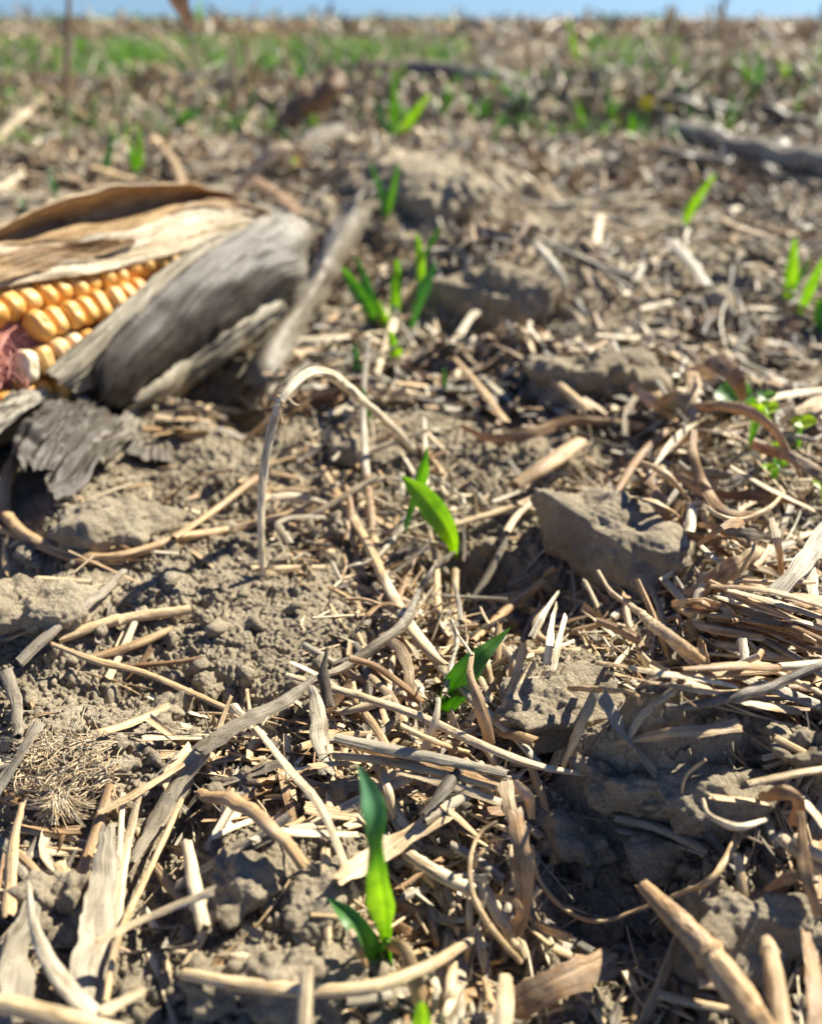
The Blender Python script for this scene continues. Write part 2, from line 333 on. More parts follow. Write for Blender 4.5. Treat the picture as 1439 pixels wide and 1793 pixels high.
# ------------------------------------------------------------------ clods
def clod(px, py, size, turn, label, h=0.0, seed=0, sub=5, crumb=.12, boxy=.5, sink=.25, name='soil_clod', mat=None, group=None, tilt=(0, 0)):
    import bmesh
    bm = bmesh.new(); bmesh.ops.create_icosphere(bm, subdivisions=sub, radius=1.0)
    P = np.array([v.co[:] for v in bm.verts]); F = np.array([[v.index for v in f.verts] for f in bm.faces]); bm.free()
    q = np.abs(P).max(1, keepdims=True); P = P*(1-boxy)+P/q*boxy*.86
    o = seed*13.7; low = vn3(P[:, 0]*1.3+o, P[:, 1]*1.3, P[:, 2]*1.3, seed); nr = nrmz(P)
    P = P+nr*(low*.34)[:, None]
    S = np.array(size)*1e-3/2; P = P*S; u = P/.011
    w = worley3(u[:, 0]+o, u[:, 1], u[:, 2], seed); w2 = worley3(u[:, 0]*2.6, u[:, 1]*2.6+o, u[:, 2]*2.6, seed+5)
    w3 = vn3(u[:, 0]*9, u[:, 1]*9+o, u[:, 2]*9, seed+9)
    s = S.mean(); msk = sst(-.5, .5, vn3(u[:, 0]*.6, u[:, 1]*.6, u[:, 2]*.6+o, seed+2))*.7+.3
    w4 = worley3(u[:, 0]*7, u[:, 1]*7+o, u[:, 2]*7, seed+7)
    big = vn3(P[:, 0]/.006+o, P[:, 1]/.006, P[:, 2]/.006, seed+3)
    P = P+nr*(big*s*.13+msk*(.0042*(.45-w)+.0022*(.45-w2))*(crumb/.2)+(.3+.7*msk)*.0013*(.45-w4)+.0003*w3+.0006*vn3(u[:, 0]*4, u[:, 1]*4, u[:, 2]*4+o, seed))[:, None]
    ax, ay = math.radians(tilt[0]), math.radians(tilt[1])
    Rm = np.array(Matrix.Rotation(math.radians(turn), 3, 'Z') @ Matrix.Rotation(ax, 3, 'X') @ Matrix.Rotation(ay, 3, 'Y')); P = P@Rm.T
    c = G(px, py, h); zz = float(Tm(c[0], c[1])); c = np.array([c[0], c[1], zz+size[2]*5e-4*(1-2*sink)+0*h])
    ob = mk(name, P+c, F, mat or M_CLOD); return tag(ob, label, 'clod' if name == 'soil_clod' else 'stone', group)
M_PALE = soil_mat('pale_stone', 1.5)
CL = [
 ((1062, 980), (46, 20, 23), -58, 'large block of baked soil with a smooth shaded face, right of the sprouts', .0, 1, 6, .2, .5, .28),
 ((985, 1245), (23, 17, 7), 10, 'dark soil clod under the white fibre splinters', 0, 2, 6, .16, .5, .3),
 ((1080, 1372), (15, 11, 12), 0, 'rough crumbly clod lit on top beside the ribbed pale strip', .0, 3, 5, .3, .3, .3),
 ((1000, 1475), (14, 12, 9), 20, 'crumbly clod behind the upright brown strip', 0, 4, 5, .3, .3, .35),
 ((430, 1540), (12, 14, 6), 10, 'knobbly grey-tan clod right of the short hollow stub', 0, 5, 6, .22, .35, .35),
 ((545, 1575), (11, 14, 6), -10, 'knobbly clod just left of the tallest sprout', 0, 6, 6, .22, .35, .35),
 ((60, 1075), (26, 18, 15), 5, 'rounded crusty clod at the left edge below the twisted stem', 0, 7, 6, .16, .4, .35),
 ((185, 925), (30, 20, 18), 20, 'pale clod under the curved stem left of the ear', 0, 8, 6, .18, .35, .35),
 ((1250, 1400), (24, 11, 10), 8, 'shaded brown clod under the curled pale straw', 0, 9, 6, .2, .4, .35),
 ((1300, 1640), (20, 13, 15), 0, 'big rounded dark clod above the thick brown stalk', 0, 10, 6, .07, .3, .3),
 ((1180, 1500), (13, 10, 9), 0, 'small shaded clod beside the pair of grey straws', 0, 11, 5, .22, .3, .35),
 ((640, 790), (26, 18, 9), -25, 'flat light soil flake under the arching stem', 0, 12, 5, .1, .6, .3),
 ((1040, 670), (55, 30, 22), 15, 'blurred light clod behind the brown tube of straw', 0, 13, 5, .2, .4, .3),
 ((860, 525), (62, 34, 26), 0, 'pale overhanging clod above the dark hollow', .0, 14, 5, .2, .4, .35),
 ((780, 350), (70, 60, 40), 20, 'blurred pale clod behind the small sprouts', 0, 15, 5, .2, .4, .4),
 ((300, 1250), (11, 9, 8), 0, 'small clod pair crumb beside the long left straw', 0, 16, 5, .25, .3, .3),
 ((365, 1205), (9, 8, 7), 0, 'small round clod under the forked grey leaf', 0, 17, 5, .25, .3, .3),
 ((1430, 1330), (22, 14, 13), 0, 'crumbly clod cut by the right edge of the photo', 0, 18, 5, .25, .35, .3),
 ((600, 1400), (9, 8, 7), 0, 'rough clod right behind the tall sprout tip', 0, 19, 5, .22, .3, .3),
 ((1010, 810), (20, 14, 12), 10, 'sunlit crumbly clod under the brown tube of straw', 0, 20, 5, .28, .4, .3),
 ((480, 1715), (26, 12, 8), 5, 'flat crusted clod behind the long bottom straw', 0, 21, 6, .12, .5, .4),
 ((110, 1600), (12, 10, 9), 0, 'crumbly clod between the two broad grey slabs', 0, 22, 5, .25, .3, .3)]
for (p, sz, tn, lb, h, sd, sb, cr, bx, sk) in CL:
    small = sd not in (1, 2, 14)
    clod(p[0], p[1], sz, tn, lb, h, sd, 6, max(cr, .2)*(1.5 if small else 1), bx*.45 if small else bx, sk+(.17 if small else .05))
for i, (px, py, s, lb) in enumerate([(1255, 545, 16, 'angular white stone on the soil, far right'), (1320, 596, 10, 'small round white stone right of the angular one'),
        (1150, 845, 8, 'chalky white stone chip above the pale straw tube'), (1245, 850, 7, 'thin pale stone flake among curled brown leaves')]):
    clod(px, py, (s, s*.7, s*.7), 30*i, lb, 0, 40+i, 4, .08, .5, .15, name='white_stone', mat=M_PALE)
# ------------------------------------------------------------------ loose crumbs of soil
def build_crumbs():
    import bmesh
    bm = bmesh.new(); bmesh.ops.create_icosphere(bm, subdivisions=2, radius=1.0)
    B = np.array([v.co[:] for v in bm.verts]); F = np.array([[v.index for v in f.verts] for f in bm.faces]); bm.free()
    K = 30000; a = rng.uniform(math.radians(6), math.radians(66), K); th = rng.uniform(-.82, .82, K); r = CAM_H/np.tan(a)
    x = r*np.sin(th); y = r*np.cos(th); keep = (vn(x*45, y*45, 61) > -.25) & (rng.random(K) > slab(x, y)*.9); x = x[keep]; y = y[keep]; r = r[keep]; K = len(x)
    s = np.clip(rng.lognormal(math.log(.00042), .6, K), .0002, .0016)*(1+r*.8)
    z = Tf(x, y)+s*.35; V = np.empty((K, len(B), 3))
    for j in range(8):
        q = slice(j, K, 8); Bj = B*(1+.6*vn3(B[:, 0]*1.5+j*7, B[:, 1]*1.5, B[:, 2]*1.5, j)+.42*vn3(B[:, 0]*3.3, B[:, 1]*3.3+j*3, B[:, 2]*3.3, j+9))[:, None]
        an = rng.uniform(0, 6.28, len(x[q])); ca, sa = np.cos(an)[:, None], np.sin(an)[:, None]; st = rng.uniform(.7, 1.35, (len(an), 3))
        bx, by, bz = Bj[None, :, 0]*st[:, :1], Bj[None, :, 1]*st[:, 1:2], Bj[None, :, 2]*st[:, 2:]
        V[q, :, 0] = x[q][:, None]+(bx*ca-by*sa)*s[q][:, None]; V[q, :, 1] = y[q][:, None]+(bx*sa+by*ca)*s[q][:, None]; V[q, :, 2] = z[q][:, None]+bz*s[q][:, None]
    FF = (F[None]+np.arange(K)[:, None, None]*len(B)).reshape(-1, 3)
    tag(mk('soil_crumbs', V.reshape(-1, 3), FF, M_CLOD, smooth=False), 'fine loose crumbs of dry soil scattered over the ground', 'soil crumbs', kind='stuff')
build_crumbs()
# ------------------------------------------------------------------ litter generator, all pieces at once
TINTS = np.array([.03, .1, .14, .2, .27, .3, .36, .42, .5, .6, .62, .68, .76, .85, .95])
TW = np.array([1.5, 6, 8, 9, 9, 9, 9, 8, 5, 6, 6, 6, 6, 5, 4.]); TW = TW/TW.sum(); TWF = np.array([2, 5, 5, 4, 4, 5, 6, 8, 9, 4, 5, 7, 10, 12, 12.]); TWF = TWF/TWF.sum()
def litter(x, y, L, W, flat, lift, bend, tilt, n=5, m=6, yaw=None, bury=.3, tints=TINTS, tw=TW, up=None):
    K = len(x); yaw = rng.uniform(0, PI, K) if yaw is None else yaw
    d = np.stack([np.cos(yaw), np.sin(yaw)], 1)
    z0 = Tm(x-d[:, 0]*L*.4, y-d[:, 1]*L*.4); z1 = Tm(x+d[:, 0]*L*.4, y+d[:, 1]*L*.4); zc = Tm(x, y)
    slope = (z1-z0)/(L*.8)+np.tan(tilt)
    T = nrmz(np.stack([d[:, 0], d[:, 1], slope], 1)); S = nrmz(np.cross(T, [0, 0, 1.0])); N = np.cross(S, T)
    c = np.stack([x, y, np.maximum(zc, (z0+z1)/2)+lift+W*.4*(1-bury)], 1)
    if up is not None: c[:, 2] += np.abs(T[:, 2])*L*.5*up
    s = np.linspace(-.5, .5, n); s2 = (s*s*4)
    C = c[:, None]+T[:, None]*(s[None, :, None]*L[:, None, None])+S[:, None]*(s2[None, :, None]*(bend*L)[:, None, None])+N[:, None]*(s2[None, :, None]*(rng.normal(0, .018, K)*L-.0)[:, None, None])
    roll = rng.uniform(-.9, .9, K)[:, None]+s[None]*rng.normal(0, 1.0, K)[:, None]*(flat < .5)[:, None]
    a = np.linspace(0, 2*PI, m+1); ca = np.cos(a)[None, None]; sa = np.sin(a)[None, None]*flat[:, None, None]
    w = (W/2)[:, None]*(1+rng.normal(0, .07, (K, n))); arc = (rng.uniform(-.5, .9, K)*(flat < .5))[:, None, None]
    A = ca*w[..., None]; Bq = sa*w[..., None]+arc*(ca*ca-.5)*w[..., None]
    cr, sr = np.cos(roll)[..., None], np.sin(roll)[..., None]; A, Bq = A*cr-Bq*sr, A*sr+Bq*cr
    V = C[:, :, None]+S[:, None, None]*A[..., None]+N[:, None, None]*Bq[..., None]
    jg = rng.uniform(-.5, .9, (K, 2, m+1))*(W/2)[:, None, None]; jg[..., -1] = jg[..., 0]
    V[:, 0] -= T[:, None]*jg[:, 0][..., None]; V[:, -1] += T[:, None]*jg[:, 1][..., None]
    F = (grid_faces(n, m+1)[None]+np.arange(K)[:, None, None]*n*(m+1)).reshape(-1, 4)
    UV = np.empty((K, n, m+1, 2)); UV[..., 0] = (a/(2*PI))[None, None]*(W*2.6)[:, None, None]+rng.uniform(0, 3, K)[:, None, None]; UV[..., 1] = s[None, :, None]*L[:, None, None]+rng.uniform(0, 3, K)[:, None, None]
    t = rng.choice(tints, K, p=tw)+rng.normal(0, .02, K)
    return V.reshape(-1, 3), F, UV.reshape(-1, 2), np.repeat(np.clip(t, 0, 1), n*(m+1)), n*(m+1)
# how much litter lies where in the near field: (px, py, half width px, half height px, density)
DENS = [(740, 1250, 190, 330, 1.0), (800, 1600, 170, 260, .95), (1230, 1130, 260, 210, 1.0), (1200, 850, 280, 170, 1.0), (640, 880, 200, 130, .8),
        (480, 1370, 180, 80, .4), (1380, 1500, 90, 300, .7), (330, 850, 200, 60, .4), (700, 650, 300, 90, .35), (1250, 1750, 200, 70, .5), (60, 1560, 120, 260, .18), (1240, 1280, 200, 50, .5)]
KEEP = [(380, 680, 120, 45, .2), (650, 1700, 100, 60, .15), (810, 1235, 80, 60, .15), (765, 965, 60, 55, .2), (975, 1220, 110, 80, .15), (490, 1130, 185, 140, .14), (470, 1600, 150, 150, .22), (170, 1330, 150, 110, .12), (150, 800, 190, 90, .25),
  (1060, 1560, 130, 180, .45), (1290, 1330, 170, 60, .6), (1290, 1640, 120, 90, .5), (1060, 960, 130, 90, .2), (120, 1050, 150, 80, .35), (1080, 480, 330, 110, .55), (780, 420, 130, 110, .35), (870, 590, 90, 60, .2), (690, 540, 100, 110, .3)]
def dens(x, y):
    P = np.stack([x, y, np.zeros_like(x)], 1)-ORG; z = P@FWD; u = CX+FPX*P[:, 0]/z; v = CY-FPX*(P@UPV)/z
    q = np.full(len(x), .07+.1*(vn(x*25, y*25, 71) > .2))
    for (a, b, sa, sb, k) in DENS: q = np.maximum(q, k*(1-sst(.7, 1.3, np.hypot((u-a)/sa, (v-b)/sb))))
    q = np.where(v < 620, np.maximum(q, (.6+.5*sst(450, 280, v))*(.45+.75*sst(-.35, .35, vn(x*9, y*9, 72)+.6*vn(x*2.2, y*2.2, 73)))), q); q = np.where((v < 760) & (v > 430) & (u < 560), .1, q)
    for (a, b, sa, sb, k) in KEEP: q = q*(k+(1-k)*sst(.6, 1.15, np.hypot((u-a)/sa, (v-b)/sb)))
    return q
def polar(K, a0, a1, tmax):
    a = np.radians(rng.uniform(a0, a1, K)); th = rng.uniform(-tmax, tmax, K); r = CAM_H/np.tan(a); return r*np.sin(th), r*np.cos(th), r
def build_litter():
    bag = Bag()
    # near chips, short broken straws, fibres
    for (K, L0, L1, W0_, W1, fl, lf) in ((9000, .002, .007, .0005, .0016, .22, .0015), (4200, .006, .017, .0006, .0020, .22, .003), (1100, .008, .020, .0010, .0021, .75, .003), (5200, .006, .025, .0002, .0005, 1.0, .002)):
        x, y, r = polar(K, 11, 66, .84); k = rng.random(K) < dens(x, y); x, y, r = x[k], y[k], r[k]; K = len(x)
        q = dens(x, y); L = rng.uniform(L0, L1, K)*(1+r*.35); W = rng.uniform(W0_, W1, K)*(1+r*.35)
        V, F, U, R, _ = litter(x, y, L, W, np.full(K, fl)*rng.uniform(.5, 1, K), lf*rng.random(K)*q*.8, rng.normal(0, .02, K)*(1+5*(rng.random(K) > .85)), rng.normal(0, .22, K)*(.4+q), 6, 8)
        bag.add(V, F, U, R)
    tag(bag.make('straw_chaff', M_STRAW, None, False), 'fine chopped straw and chaff strewn over the near soil', 'straw chaff', kind='stuff')
    bag = Bag()
    for (K, a0, a1, L0, L1, W0_, W1, fl) in ((26000, 4, 24, .005, .022, .0010, .0034, .25), (7000, 4, 22, .006, .030, .0006, .0024, .8), (500, 4, 14, .025, .07, .002, .004, .4), (22000, 2.3, 6, .010, .045, .002, .006, .25), (22000, 2.8, 9, .008, .036, .0014, .0045, .25),
            (22000, 1.0, 4.0, .015, .07, .003, .010, .3), (4000, .8, 4, .03, .16, .002, .007, 1.0), (11000, .12, 1.3, .05, .28, .01, .035, .3)):
        x, y, r = polar(K, a0, a1, .75); q = dens(x, y); k = rng.random(K) < q+.05; x, y, r = x[k], y[k], r[k]; K = len(x)
        V, F, U, R, _ = litter(x, y, rng.uniform(L0, L1, K), rng.uniform(W0_, W1, K), np.full(K, fl)*rng.uniform(.5, 1, K), rng.random(K)**2*(L1*.16), rng.normal(0, .07, K), rng.normal(0, .2 if a0 > 3 else .38, K), 5, 6, up=.5, tw=TWF)
        bag.add(V, F, U, R)
    tag(bag.make('straw_litter', M_STRAW), 'thick blurred carpet of chopped straw and leaf scraps across the field', 'straw litter', kind='stuff')
build_litter()
# ------------------------------------------------------------------ the ear of maize
def axis_pt(px, py, h): return W0(px, py, h)
EL = axis_pt(60, 600, .027); ER = axis_pt(468, 455, .027); EA = nrmz(ER-EL); E0 = EL-EA*.075; ELEN = np.linalg.norm(ER-E0)+.004
EU = np.array([0, 0, 1.0]); EU = nrmz(EU-EA*(EU@EA)); ES = np.cross(EA, EU)           # ES points towards the camera side
if ES@(ORG-EL) < 0: ES = -ES
def erad(t):           # radius along the ear, t in metres from E0
    return .0245*np.sqrt(np.clip(1-np.clip((t-(ELEN-.022))/.0235, 0, 1)**2.2, .0, 1))*(1-.05*sst(.06, 0, t))
def ept(t, th, off=0.0):  # th 0 = up, + towards the camera
    t = np.asarray(t, float); R = (erad(t)+off)[..., None]
    return E0+EA*t[..., None]+(EU*np.cos(th)[..., None]+ES*np.sin(th)[..., None])*R
def E(x, y, off=0.0):
    """point on the ear (swollen by off metres) seen at photo pixel x, y, or the nearest point of the ray to it"""
    r = nrmz(ray(x, y)); t = np.linspace(.12, .6, 2400); P = ORG+r*t[:, None]; q = P-E0; a = q@EA; rr = np.linalg.norm(q-a[:, None]*EA, axis=1)
    R = np.where((a < -.06) | (a > ELEN+.004), .0005, erad(np.clip(a, 0, ELEN+.001))+off); g = rr-R; ac = np.clip(a, -.06, ELEN-.020)
    i = np.argmax(g < 0) if (g < 0).any() else np.argmin(np.linalg.norm(q-ac[:, None]*EA, axis=1)); return P[i]
def loft(name, rows, parent, rnd, mat=None, n=60, m=34, th=.00035, wrinkle=.0006, flute=.00035, ragged=(0, 0), seed=0, edge=0.0):
    A = np.array(rows, float)                     # rows along the fibres, columns across them
    B = np.stack([smooth_path(A[:, j], n) for j in range(A.shape[1])], 1)
    C = np.stack([smooth_path(B[i], m) for i in range(n)], 0)
    N = nrmz(np.cross(np.gradient(C, axis=0), np.gradient(C, axis=1)))
    r_ = np.random.default_rng(seed); s = np.linspace(0, 1, n)[:, None]; c = np.linspace(0, 1, m)[None, :]
    wr = vn(s*5+seed*3.3+c*.0, c*3+s*0+seed, seed)*wrinkle+vn(s*14, c*9+seed, seed+1)*wrinkle*.45
    ph = r_.normal(0, 1, m); fl = (ph+np.roll(ph, 1))*.5*flute+np.sin(np.arange(m)*1.57)[None]*flute*.4
    C = C+N*(wr+fl)[..., None]
    T = nrmz(np.gradient(C, axis=0)); W = nrmz(np.gradient(C, axis=1))
    for e, k in ((0, ragged[0]), (-1, ragged[1])):
        if k:
            j = r_.random(m)*.6+.8*np.abs(vn(np.linspace(0, 7, m)+seed, np.zeros(m), 3)); fall = np.exp(-np.linspace(0, n-1, n)/2.2); fall = fall if e == 0 else fall[::-1]
            C += T*(fall[:, None]*j[None]*k*(1 if e == 0 else -1))[..., None]
    if edge:
        for e, sg in ((0, 1), (-1, -1)):
            j = vn(np.linspace(0, 17, n)+seed, np.zeros(n), 9)+.6*vn(np.linspace(0, 45, n)+seed, np.zeros(n), 8); C[:, e] += W[:, e]*(sg*(j*.5+.3)*edge)[:, None]
    V = np.concatenate([C+N*th, (C-N*th)[:, ::-1]], 1); V = np.concatenate([V, V[:, :1]], 1); k = V.shape[1]
    cu = np.cumsum(np.concatenate([[0], np.linalg.norm(np.diff(V.mean(0), axis=0), axis=1)])); sv = np.cumsum(np.concatenate([[0], np.linalg.norm(np.diff(C[:, m//2], axis=0), axis=1)]))
    cu[m:] = np.concatenate([cu[:m][::-1], cu[:1]])[:k-m]
    UV = np.stack([np.broadcast_to(cu[None], (n, k)), np.broadcast_to(sv[:, None], (n, k))], -1).reshape(-1, 2)+seed*.37
    rr = np.full((n, k), float(rnd)) if np.isscalar(rnd) else np.broadcast_to(np.concatenate([rnd(s, c), rnd(s, c)[:, ::-1], rnd(s, c)[:, :1]], 1), (n, k))
    return mk(name, V.reshape(-1, 3), grid_faces(n, k), mat or M_HUSK, UV, np.clip(rr, 0, 1).ravel(), parent)
def kernel_mat():
    k = NT('kernel'); at = k.add('Attribute', attribute_name='rnd').outputs['Fac']; oi = k.add('ObjectInfo').outputs['Random']; p = k.pos()
    base = k.ramp(oi, [(0, (.68, .32, .05)), (.5, (.76, .42, .09)), (.9, (.80, .50, .16)), (1, (.85, .74, .52))])
    c = k.mix(at, base, (.80, .60, .30)); c = k.mix(k.ramp(k.noise(p, 300, 4), [(.45, (0, 0, 0)), (.7, (.55, .55, .55))]), c, (.60, .27, .05)); c = k.mix(k.ramp(k.noise(p, 900, 4), [(.5, (0, 0, 0)), (.75, (.6, .6, .6))]), c, (.55, .45, .30))
    pr = k.add('BsdfPrincipled', i_Roughness=.5); pr.inputs['Specular IOR Level'].default_value = .5; pr.inputs['Subsurface Weight'].default_value = .25
    pr.inputs['Subsurface Radius'].default_value = (.8, .35, .1); pr.inputs['Subsurface Scale'].default_value = .0018
    k.ln(c, pr.inputs['Base Color']); k.ln(pr.outputs[0], k.out.inputs[0]); return k.m
M_KERN = kernel_mat()
def plain(name, col, rough=.8, var=.25, scale=500):
    k = NT(name); c = k.mix(1.0, col, k.ramp(k.noise(k.pos(), scale, 4, .7), [(.3, (1-var,)*3), (.7, (1+var,)*3)]), 'MULTIPLY')
    pr = k.add('BsdfPrincipled', i_Roughness=rough); k.ln(c, pr.inputs['Base Color']); k.ln(pr.outputs[0], k.out.inputs[0]); return k.m
M_CORE = plain('cob_core', (.42, .17, .12)); M_SILK = plain('silk', (.55, .22, .17), .6)
def inpoly(x, y, P):
    c = False; j = len(P)-1
    for i in range(len(P)):
        if (P[i][1] > y) != (P[j][1] > y) and x < (P[j][0]-P[i][0])*(y-P[i][1])/(P[j][1]-P[i][1])+P[i][0]: c = not c
        j = i
    return c
def build_ear():
    root = empty('corn_ear', (*E0[:2]+EA[:2]*.1, float(Tm(*(E0[:2]+EA[:2]*.1)))))
    tag(root, 'weathered ear of maize in grey torn husk with orange kernels showing', 'corn ear')
    # core
    t = np.linspace(-.02, ELEN-.004, 60); th = np.linspace(0, 2*PI, 41); Tt, Th = np.meshgrid(t, th, indexing='ij')
    V = ept(np.clip(Tt, 0, ELEN), Th, -.0062)+EA*(Tt-np.clip(Tt, 0, ELEN))[..., None]; V = V+(nrmz(V-(E0+EA*Tt[..., None]))*(vn(Tt*500, Th*9, 3)*.0006)[..., None])
    mk('cob_core', V.reshape(-1, 3), grid_faces(60, 41), M_CORE, np.zeros((60*41, 2)), 0, root)
    # kernels: a few shapes shared by all of them
    n, m = 15, 22; ph = np.linspace(-PI/2, PI/2, n); la = np.linspace(0, 2*PI, m+1)
    datas = []
    for q in range(4):
        P_, L_ = np.meshgrid(ph, la, indexing='ij'); f = lambda v, e: np.sign(v)*np.abs(v)**e
        x = f(np.cos(P_), .62)*f(np.cos(L_), .6); y = f(np.cos(P_), .62)*f(np.sin(L_), .6); z = f(np.sin(P_), .75)
        z = z-.10*np.exp(-((x/.45)**2+(y/.3)**2))*(z > 0)+.06*vn(x*2+q, y*2, q); x = x*(1-.10*(z < 0))
        V = np.stack([x*.5, y*.5, z*.5], -1).reshape(-1, 3); rim = np.clip(1-np.abs(z)*1.1, 0, 1).ravel()*0
        o = mk('kernel', V, grid_faces(n, m+1), M_KERN, None, np.where(z.ravel() > .75, .35*np.exp(-((x.ravel()/.35)**2+(y.ravel()/.22)**2)), 0), None, origin=False)
        datas.append(o.data); bpy.data.objects.remove(o)
    win = [(-200, 505), (0, 505), (100, 488), (180, 470), (250, 452), (330, 428), (345, 440), (300, 490), (240, 515), (130, 640), (80, 700), (-10, 745), (-200, 745)]
    rows = 14; cells = []
    for j in range(rows):
        th = 2*PI*j/rows+.12
        for i in range(40):
            tt = .002+i*.0062+.003*(j % 2)
            if tt > ELEN-.012: continue
            c = ept(tt, np.array(th), -.0035); x, y, z = toPx(c)
            if math.sin(th) < -.75: continue
            if inpoly(x, y, win): cells.append((c, th, tt, x, y))
    cells.sort(key=lambda c: -c[3] if c[3] < -5 else -1000+0*c[3])
    cells = [c for c in cells if not (c[3] < 38 and 560 < c[4] < 705)]
    vis = [c for c in cells if -30 < c[3]][:100]
    for (c, th, tt, x, y) in vis:
        if random.random() < .03: continue
        me = random.choice(datas); o = bpy.data.objects.new('kernel', me); link(o, root)
        nrm = Vector(EU*math.cos(th)+ES*math.sin(th)); ax = Vector(EA); sd = nrm.cross(ax)
        Mx = Matrix((sd, ax, nrm)).transposed().to_4x4() @ Matrix.Rotation(random.gauss(0, .13), 4, 'Z') @ Matrix.Rotation(random.gauss(0, .10), 4, 'X')
        Mx.translation = Vector(c)-Vector(root.location)+nrm*random.gauss(0, .0006)
        o.matrix_local = Mx @ Matrix.Diagonal((.0104*random.uniform(.84, 1.06), .0059*random.uniform(.86, 1.12), .0090*random.uniform(.95, 1.06), 1))
    # silk: a matted pinkish tangle at the tip side of the ear
    bag = Bag()
    for i in range(70):
        x = random.uniform(-40, 28); y = random.uniform(575, 690); p = E(x, y, random.uniform(-.006, -.002)); P = [p]
        d = np.array([random.gauss(0, 1), random.gauss(0, 1), random.gauss(0, 1)])*.0015
        for q in range(4): d = d*.7+np.array([random.gauss(0, .0009), random.gauss(0, .0009), random.gauss(-.0006, .0008)]); P.append(P[-1]+d)
        C = smooth_path(P, 9); V, F, U = sweep(C, np.full(9, .00016), sec_tube(4), [0, 0, 1.0], seed=i, close=False); bag.add(V, F, U, .5)
    bag.make('corn_silk', M_SILK, root)
    # inner husk wrapped round the ear, open over the kernels
    t = np.linspace(-.01, ELEN+.0012, 90); u = np.linspace(0, 1, 90); Tt, U_ = np.meshgrid(t, u, indexing='ij')
    op = sst(ELEN-.040, ELEN-.085, Tt)                     # how far open
    t0 = -.35+op*2.25; t1 = 2*PI-.35-op*1.15; Th = t0+(t1-t0)*U_
    V = ept(np.clip(Tt, 0, ELEN+.0012), Th, .0012)+EA*(Tt-np.clip(Tt, 0, ELEN+.0012))[..., None]
    nr = nrmz(V-(E0+EA*Tt[..., None])); V = V+nr*((vn(Th*14, Tt*30, 4)*.0004+vn(Th*2.2, Tt*60, 5)*.0007)[..., None]); V = np.concatenate([V, (V-nr*.0004)[:, ::-1], V[:, :1]], 1); k = V.shape[1]
    th_ = np.concatenate([Th, Th[:, ::-1], Th[:, :1]], 1)*.025; tt_ = np.broadcast_to(t[:, None], th_.shape); gr = .66+.12*vn(th_*120, tt_*60, 6)
    mk('inner_husk', V.reshape(-1, 3), grid_faces(90, k), M_HUSK, np.stack([th_, tt_], -1).reshape(-1, 2), gr.ravel(), root)
    e = E
    # pale husk between the kernels and the far leaf
    rows = [[e(-60, 440, .004), e(-60, 470, .0045), e(-60, 500, .003), e(-60, 512, .0015)],
            [e(0, 436, .004), e(0, 462, .0045), e(0, 490, .003), e(0, 508, .0015)],
            [e(90, 425, .004), e(95, 450, .0045), e(95, 475, .003), e(95, 492, .0015)],
            [e(170, 414, .004), e(175, 438, .004), e(180, 458, .003), e(182, 477, .0013)],
            [e(235, 406, .004), e(245, 425, .0035), e(252, 443, .002), e(258, 458, .001)],
            [e(300, 374, .005), e(320, 395, .003), e(330, 415, .002), e(340, 436, .001)],
            [e(380, 363, .004), e(395, 378, .003), e(405, 392, .0025), e(412, 408, .0015)],
            [e(455, 372, .003), e(470, 378, .003), e(480, 384, .003), e(492, 392, .0025)]]
    tag(loft('pale_husk_leaf', rows, root, lambda s, c: .10+.10*vn(s*9, c*7, 3)+0*s, n=90, m=40, wrinkle=.0011, edge=.0012, seed=3), 'cream inner husk leaf folded back above the kernels')
    rows = [[e(-60, 462, .0075), e(-60, 480, .007), e(-60, 505, .004)], [e(0, 447, .0075), e(0, 470, .006), e(0, 496, .0042)], [e(70, 428, .0075), e(75, 450, .006), e(85, 472, .004)],
            [e(140, 424, .0075), e(150, 440, .0055), e(155, 452, .004)], [e(205, 416, .007), e(208, 428, .0055), e(212, 436, .0045)], [e(238, 416, .006), e(238, 422, .005), e(238, 428, .0045)]]
    tag(loft('folded_husk_leaf', rows, root, lambda s, c: .36+.10*vn(s*3, c*8, 5)+0*s, n=70, m=24, wrinkle=.0012, edge=.0006, seed=5), 'narrow orange brown fold of dry husk')
    # far leaf standing up behind the ear
    def bk(x, y, k): p = e(x, y, .005); return D(x, y, p[1]+k)
    rows = [[bk(-70, 425, .002), bk(-70, 440, .010), bk(-70, 452, .010), bk(-70, 462, .002)], [bk(0, 398, .002), bk(0, 412, .010), bk(0, 426, .010), bk(0, 440, .002)],
            [bk(70, 366, .0), bk(75, 385, .011), bk(80, 405, .012), bk(85, 425, .002)], [bk(150, 341, -.002), bk(155, 362, .011), bk(160, 388, .013), bk(165, 413, .002)],
            [bk(240, 325, -.002), bk(243, 345, .012), bk(246, 375, .014), bk(248, 403, .002)], [bk(330, 322, .0), bk(325, 335, .010), bk(320, 352, .011), bk(318, 371, .002)],
            [bk(395, 337, .0), bk(388, 343, .006), bk(384, 352, .006), bk(382, 362, .002)], [bk(468, 376, .002), bk(463, 376, .002), bk(458, 376, .001), bk(454, 377, .0)]]
    tag(loft('far_husk_leaf', rows, root, lambda s, c: .35+.06*vn(s*4, c*10, 7)+.0*s, n=90, m=30, wrinkle=.0016, edge=.0006, seed=7), 'long brown husk leaf standing up behind the ear')
